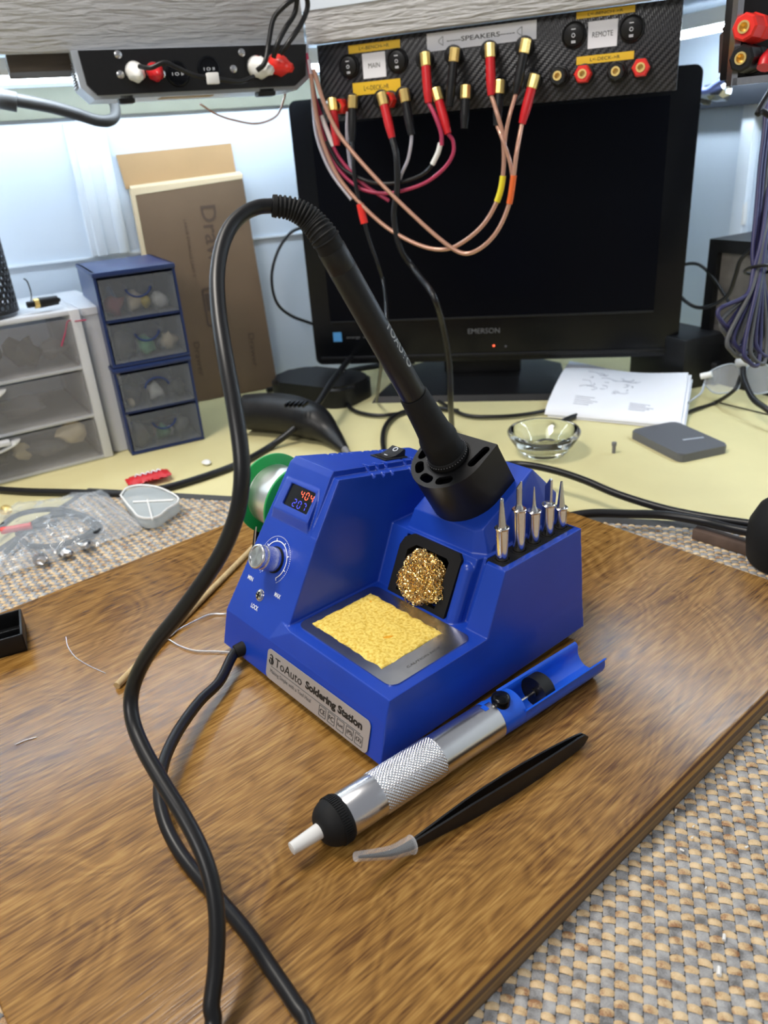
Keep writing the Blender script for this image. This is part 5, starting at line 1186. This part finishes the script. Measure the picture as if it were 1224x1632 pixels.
q=B(); q.tube([dep(1122,612,.965),dep(1118,625,.955),dep(1105,636,.945),onz(1085,650,DZ+.003)],.0013,6); q.build('temple_arm','clear' if 0 else 'lgrey',gl)
q=B(); p=dep(1183,577,.95); q.sphere(p,.0085,(1,1,.9)); o=q.build('earbud',mat('matte_grey_white',(.50,.51,.52),.5)); rebase(o,p); tag(o,'round light grey earpiece resting at the bridge of the eyeglasses','earpiece')
cable('thin_wire','dark cord running from the grey earpiece down to the right edge',[dep(1184,586,.948),dep(1186,605,.93),dep(1200,635,.90),dep(1222,652,.88),dep(1245,670,.87)],.0036,cat='wire')
cable('thin_wire','thin dark cord crossing from the eyeglasses to the paper corner',[dep(1180,600,.95),dep(1170,622,.93),onz(1140,642,DZ+.003),onz(1110,652,DZ+.003),onz(1088,660,DZ+.003)],.0024,cat='wire')
cable('thin_wire','very thin dark wire lying flat on the right of the bench',cz([(1140,640),(1180,650),(1230,662)],DZ+.001),.0009,cat='wire')
# hanging bundle of purple and grey cable
bn=empty('cable_bundle',dep(1203,430,.74),'coiled purple and grey cable bundle with a black tie hanging at the right edge','cable bundle')
rb=random.Random(4)
tie=(1207,430)
for i in range(9):
    bx=[1146,1150,1158,1160,1170,1176,1186,1196,1204][i]; by=[515,532,545,560,555,568,575,572,560][i]; de=.735+.004*(i%3)
    l=[(1224+i*2,300+i*6,de+.01),(1214+i,380,de),(tie[0]-6+i*2,tie[1],de),(1190-i*1+ (bx-1146)*.5,470,de-.004),(bx,by-22,de-.006),(bx+6,by,de-.004),(bx+22,by+6,de+.002),(bx+40 if bx<1180 else bx+26,by-40,de+.008),(tie[0]+2+i,tie[1]+20,de+.008),(tie[0]+8+i,tie[1]-30,de+.010)]
    q=B(); q.tube([dep(*p) for p in l],.0021,8,k=6); q.build('loop','purple' if i%2==0 else 'greyw',bn,smooth=80)
for i in range(4):
    q=B(); q.tube([dep(x+i*5,y,.74+.003*i) for x,y in ((1222,150),(1219,200),(1212,260),(1206,330),(1200,400),(tie[0]-5,tie[1]))],.0024,8,k=6); q.build('lead','purple' if i!=2 else 'greyw',bn,smooth=80)
q=B(); c=dep(tie[0]+4,tie[1],.742); q.torus(.0135,.0016,frame(c,_r,_u),20,6); q.build('cable_tie','black',bn)
# big module hanging at the top right
md_=empty('binding_post_module',dep(1190,60,.60),'grey metal framed module with big red and black binding posts at the top right corner','module')
Xm=(_r*.97+V((0,0,0))); 
MoF=frame(dep(1162,135,.60),(_r-Z*_r.z).normalized()*1.0+Z*.02,y=Z)   # x right, y up, z toward the camera
k=.60/FPX
q=B(); q.boxb((-.001,-.001,-.004),(.0035,.085,.006),MoF); q.boxb((0,-.001,-.004),(.045,.004,.006),MoF); q.build('metal_frame','steel',md_,smooth=0)
q=B(); q.boxb((.0035,.004,-.030),(.060,.085,.002),MoF,bev=.001); q.build('body','black',md_)
def bigpost(x,y,m,lab):
    c=onp(x,y,MoF.to_3x3()@V((0,0,1)),(MoF@V((0,0,.015))).dot(MoF.to_3x3()@V((0,0,1)))); ax_=(_f*-.62+_r*-.72-_u*.32).normalized(); Mx=axisframe(c,ax_)
    q=B(); q.lathe([(-.030,.0105),(-.016,.0108),(-.015,.0098),(-.001,.0095),(.0005,.0080),(.0005,.0044),(-.002,.0042)],Mx,8,close=False); o=q.build('binding_post_cap',m,md_,smooth=20)
    q=B(); q.lathe([(-.001,.0046),(.0015,.0044),(.0015,.0031),(-.006,.0029),(-.006,0)],Mx,24,close=False); q.build('gold_socket','gold',md_,smooth=40)
bigpost(1186,43,'redb',''); bigpost(1181,93,'black','')
q=B(); q.tube([dep(1232,85,.58),dep(1222,96,.578),dep(1218,108,.578)],.0055,12,k=4); q.build('red_sleeve','red',md_)
# toothed rusty plate behind the module
q=B(); pl=[(1148,112),(1150,52),(1158,50),(1153,42),(1163,46),(1160,30),(1166,34),(1168,28),(1172,60),(1170,112)]
P1_=[dep(x,y,.66) for x,y in pl]; b0=len(P1_); q._add(P1_+[p+_f*.004 for p in P1_],[tuple(range(b0)),tuple(range(b0,2*b0))[::-1]]+[(i,(i+1)%b0,b0+(i+1)%b0,b0+i) for i in range(b0)])
o=q.build('serrated_plate','rust',smooth=0); rebase(o,P1_[0]); tag(o,'rusty brown toothed metal plate left of the metal framed module','plate')
q=B(); q.tube([dep(1166,88,.655),dep(1160,98,.652),dep(1155,108,.65)],[.0045,.005,.002],10,k=4); o=q.build('wire_splice','red'); rebase(o,dep(1160,98,.652)); tag(o,'dark red wire splice under the rusty toothed plate','splice')
cable('thin_wire','dark wire hanging from the red splice down to the metal frame',[dep(x,y,.652) for x,y in ((1155,106),(1153,118),(1158,130),(1166,138))],.0012,cat='wire')
# dark power rail on the back wall with foil packets and blue cable
def bw(x,y,a_): return onp(x,y,A,a_)
pA=bw(1108,175,.775); pB=bw(1224,163,.775); q=B(); zt=bw(1112,140,.775).z
q.boxb((pA.dot(Bv)-.06,WA-.030,pA.z),(pB.dot(Bv)+.15,WA-.0005,zt),Matrix((Bv,A,Z)).transposed().to_4x4(),bev=.002); o=q.build('power_rail',mat('dark_grey_rail',(.03,.035,.045),.45)); rebase(o,V((pA.x,pA.y,pA.z))); tag(o,'dark grey power rail along the back wall under the right strip light','power rail')
for x,y,s_,lab in ((1122,155,1,'crumpled silver foil bit left on the dark power rail'),(1145,143,1.5,'larger crumpled silver foil bit on the dark power rail by the blue cable')):
    q=B(); lump(q,(0,0,0),.010*s_,x,None,(1.3,.6,.8)); q.bm.transform(Matrix.Translation(bw(x,y,.735))); o=q.build('foil_bit','steel',smooth=20); rebase(o,bw(x,y,.735)); tag(o,lab,'foil')
cable('blue_cable','short pale blue cable bent on the dark power rail',[bw(x,y,.72) for x,y in ((1112,137),(1120,144),(1130,143),(1145,132),(1160,124),(1172,120))],.004,mat('pale_blue_cable',(.25,.32,.75),.4),cat='cable')
cable('hanging_cord','short white cord with a knob hanging on the back wall above the speaker',[bw(x,y,.79) for x,y in ((1188,260),(1187,300),(1186,345),(1184,358))],.004,'white',cat='cord')
cable('thin_wire','black hooked wire end at the right edge below the metal framed module',[dep(1240,130,.70),dep(1225,150,.70),dep(1208,180,.70),dep(1216,178,.70),dep(1235,190,.70)],.0028,cat='wire')
# dome device and its two cables
dc=onz(1244,905,MZ+.0005)+V((0,.012,0)); Rd=.0330
dv=empty('dome_device',V((dc.x,dc.y,MZ)),'smooth black domed device at the right edge with two thick cables running into it','device')
q=B(); q.lathe([(0,Rd*.86),(.003,Rd*.93),(.020,Rd*1.0),(.034,Rd*.97),(.047,Rd*.80),(.055,Rd*.55),(.0585,Rd*.2),(.059,0)],Matrix.Translation((dc.x,dc.y,MZ+.0004)),56); q.build('dome','black_matte',dv,smooth=80)
cable('power_cable','thick black cable from behind the iron holder sweeping right to the domed device',[onz(x,y,z) for x,y,z in ((790,742,.0),(830,740,.0),(880,749,.0),(930,765,-.002),(985,788,-.006),(1060,811,-.008),(1130,825,-.006),(1205,836,-.002))],.0036)
cable('power_cable','thick glossy black cable curving along the far board edge to the domed device',[onz(x,y,z) for x,y,z in ((880,834,-.012),(905,824,-.010),(945,818,-.008),(1000,819,-.008),(1060,821,-.008),(1120,831,-.008),(1165,842,-.006),(1215,852,-.004))],.0040)
p0=onz(1108,846,MZ+.006); p1=onz(1215,878,MZ+.006); q=B(); d=(p1-p0); L_=d.length; q.boxb((0,-.006,-.0055),(L_,.006,.004),frame(p0,d,Z),bev=.0008); o=q.build('wood_strip',mat('worn_dark_strip',(.13,.085,.065),.6,noise=.4,scale=60),smooth=30); rebase(o,p0); tag(o,'short worn brown wooden strip on the mat left of the black domed device','wood strip')
# red snack wrapper
c=onz(236,762,DZ+.006); x_=(onz(268,752,DZ)-onz(204,768,DZ)); lx=x_.length*1.05; Mx=frame(c,x_,Z); t=empty('candy_wrapper',V((c.x,c.y,DZ)),'small crumpled red wrapper with white writing on the bench before the blue drawers','wrapper')
q=B(); n1,n2=26,10; vs=[]
for s_ in (1,-1):
    for i in range(n1+1):
        for j in range(n2+1):
            u,v=i/n1*2-1,j/n2*2-1; e=(1-abs(u)**6)*(1-v*v*.9); hy=.0125*(1+.12*noise.noise(V((u*6,v*4,2))))*(.82 if abs(u)>.8 else 1)
            x=u*lx/2+(.0012*(j%2) if abs(u)>.97 else 0)
            vs.append(Mx@V((x,v*hy,s_*.0042*e+.0018*noise.noise(V((u*7,v*5,s_)))*1.0+.001)))
m=(n1+1)*(n2+1); F=[]
for k_ in (0,m): F+=[(k_+i*(n2+1)+j,k_+(i+1)*(n2+1)+j,k_+(i+1)*(n2+1)+j+1,k_+i*(n2+1)+j+1) for i in range(n1) for j in range(n2)]
q._add(vs,F); bmesh.ops.remove_doubles(q.bm,verts=q.bm.verts[:],dist=.0006); q.build('foil','red',t,smooth=50)
q=B()
for k_ in range(5): q.tube([Mx@V((-.014+k_*.006,-.003,.0062)),Mx@V((-.011+k_*.006,.003,.0066)),Mx@V((-.009+k_*.006,-.002,.0064))],.0007,5,k=3)
q.build('white_print','wprint',t)
q=B(); lump(q,(0,0,0),.005,3,Matrix.Translation(onz(330,736,DZ+.003)),(1.2,1,.5)); o=q.build('plastic_crumb','crumb'); rebase(o,onz(330,736,DZ+.003)); tag(o,'single pale plastic crumb on the bench right of the blue drawers','crumb')
# heart shaped translucent case
pl=[(194,796),(203,785),(222,780),(248,782),(270,790),(285,800),(284,808),(268,818),(255,829),(238,833),(222,830),(213,820),(203,808)]
t=empty('small_case',onz(240,808,MZ),'rounded translucent white plastic case with inner walls lying on the mat corner','case')
P_=catmull([onz(x,y,MZ+.010) for x,y in pl]+[onz(*pl[0],MZ+.010)],4)[:-1]; ctr=sum(P_,V())/len(P_)
q=B(); N_=len(P_)
def ring(s_,z): return [V((ctr.x+(p.x-ctr.x)*s_,ctr.y+(p.y-ctr.y)*s_,z)) for p in P_]
rings=ring(.86,MZ+.0008)+ring(.98,MZ+.004)+ring(1.0,MZ+.011)+ring(.95,MZ+.014)
q._add(rings,[(k_*N_+i,k_*N_+(i+1)%N_,(k_+1)*N_+(i+1)%N_,(k_+1)*N_+i) for k_ in range(3) for i in range(N_)]+[tuple(range(N_))[::-1],tuple(3*N_+i for i in range(N_))]); q.build('shell','case',t,smooth=50)
q=B(); q.tube([ring(1.0,MZ+.0148)[i] for i in range(N_)]+[ring(1.0,MZ+.0148)[0]],.0012,6,raw=True); q.cyl(onz(212,800,MZ+.015),onz(276,797,MZ+.015),.0011,n=6); q.cyl(onz(235,797,MZ+.015),onz(243,828,MZ+.015),.0011,n=6); q.build('inner_walls','white',t,smooth=60)
# zip bag with parts
pl=[(-25,815),(60,797),(140,784),(165,782),(185,800),(228,838),(190,855),(140,872),(70,895),(0,918),(-40,925)]
t=empty('zip_bag',onz(90,850,MZ),'clear plastic zip bag of small parts lying on the mat and bench at the left','plastic bag')
P_=[onz(x,y,MZ+.004) for x,y in pl]; ctr=onz(95,852,MZ+.004)
q=B(); nr,na=16,88; C_=catmull(P_+[P_[0]],8)[:-1]; na=len(C_)
for sgn in (1,):
    vs=[ctr+Z*.016]
    for r_ in range(1,nr+1):
        for i in range(na):
            u=r_/nr; p=ctr.lerp(C_[i],u); h=.015*(1-u**3)+.0055*noise.noise(V((p.x*55,p.y*40,0)))*(1-.4*u)+.0050*noise.noise(V((p.x*150,p.y*90,3)))
            vs.append(V((p.x,p.y,max(MZ+.0012,MZ+.003+h))))
    q._add(vs,[(0,1+i,1+(i+1)%na) for i in range(na)]+[(1+r_*na+i,1+(r_+1)*na+i,1+(r_+1)*na+(i+1)%na,1+r_*na+(i+1)%na) for r_ in range(nr-1) for i in range(na)])
q.build('film',mat('crinkled_film',(.66,.72,.78),.08,alpha=.33,spec=.9,bump=.004,scale=45,bs=.8),t,smooth=50,fix=True)
q=B(); q.cyl(onz(143,786,MZ+.010),onz(222,838,MZ+.006),.0012,n=6); q.cyl(onz(148,784,MZ+.010),onz(227,836,MZ+.006),.0008,n=6); q.build('zip_strip','film',t)
for i,(l,lab) in enumerate((([(10,880),(60,830),(120,820),(150,840),(110,865),(50,870),(30,845),(90,835)],'black cable coiled inside the clear zip bag, nearest its middle'),([(-10,850),(30,820),(90,812),(140,825),(160,845),(120,860)],'black cable strand curving along the far side inside the zip bag'))):
    cable('bagged_cable',lab,[onz(x,y,MZ+.006+.003*i) for x,y in l],.0028)
q=B(); q.cyl(onz(2,846,MZ+.012),onz(50,838,MZ+.012),.0035,n=12); o=q.build('red_connector','redb'); rebase(o,onz(25,842,MZ+.012)); tag(o,'red connector sleeve inside the zip bag at the left edge','connector')
for i,(x,y,lab) in enumerate(((8,812,'shiny brass coloured part in the zip bag top left corner'),(62,890,'shiny steel part near the lower edge of the zip bag'),(105,880,'dark steel part in the zip bag bottom middle'),(138,868,'small steel part in the zip bag lower right'))):
    q=B(); lump(q,(0,0,0),.006,i*5,Matrix.Translation(onz(x,y,MZ+.007)),(1.4,1,.7)); o=q.build('metal_part','steel' if i else 'gold',smooth=20); rebase(o,onz(x,y,MZ+.007)); tag(o,lab,'metal part')
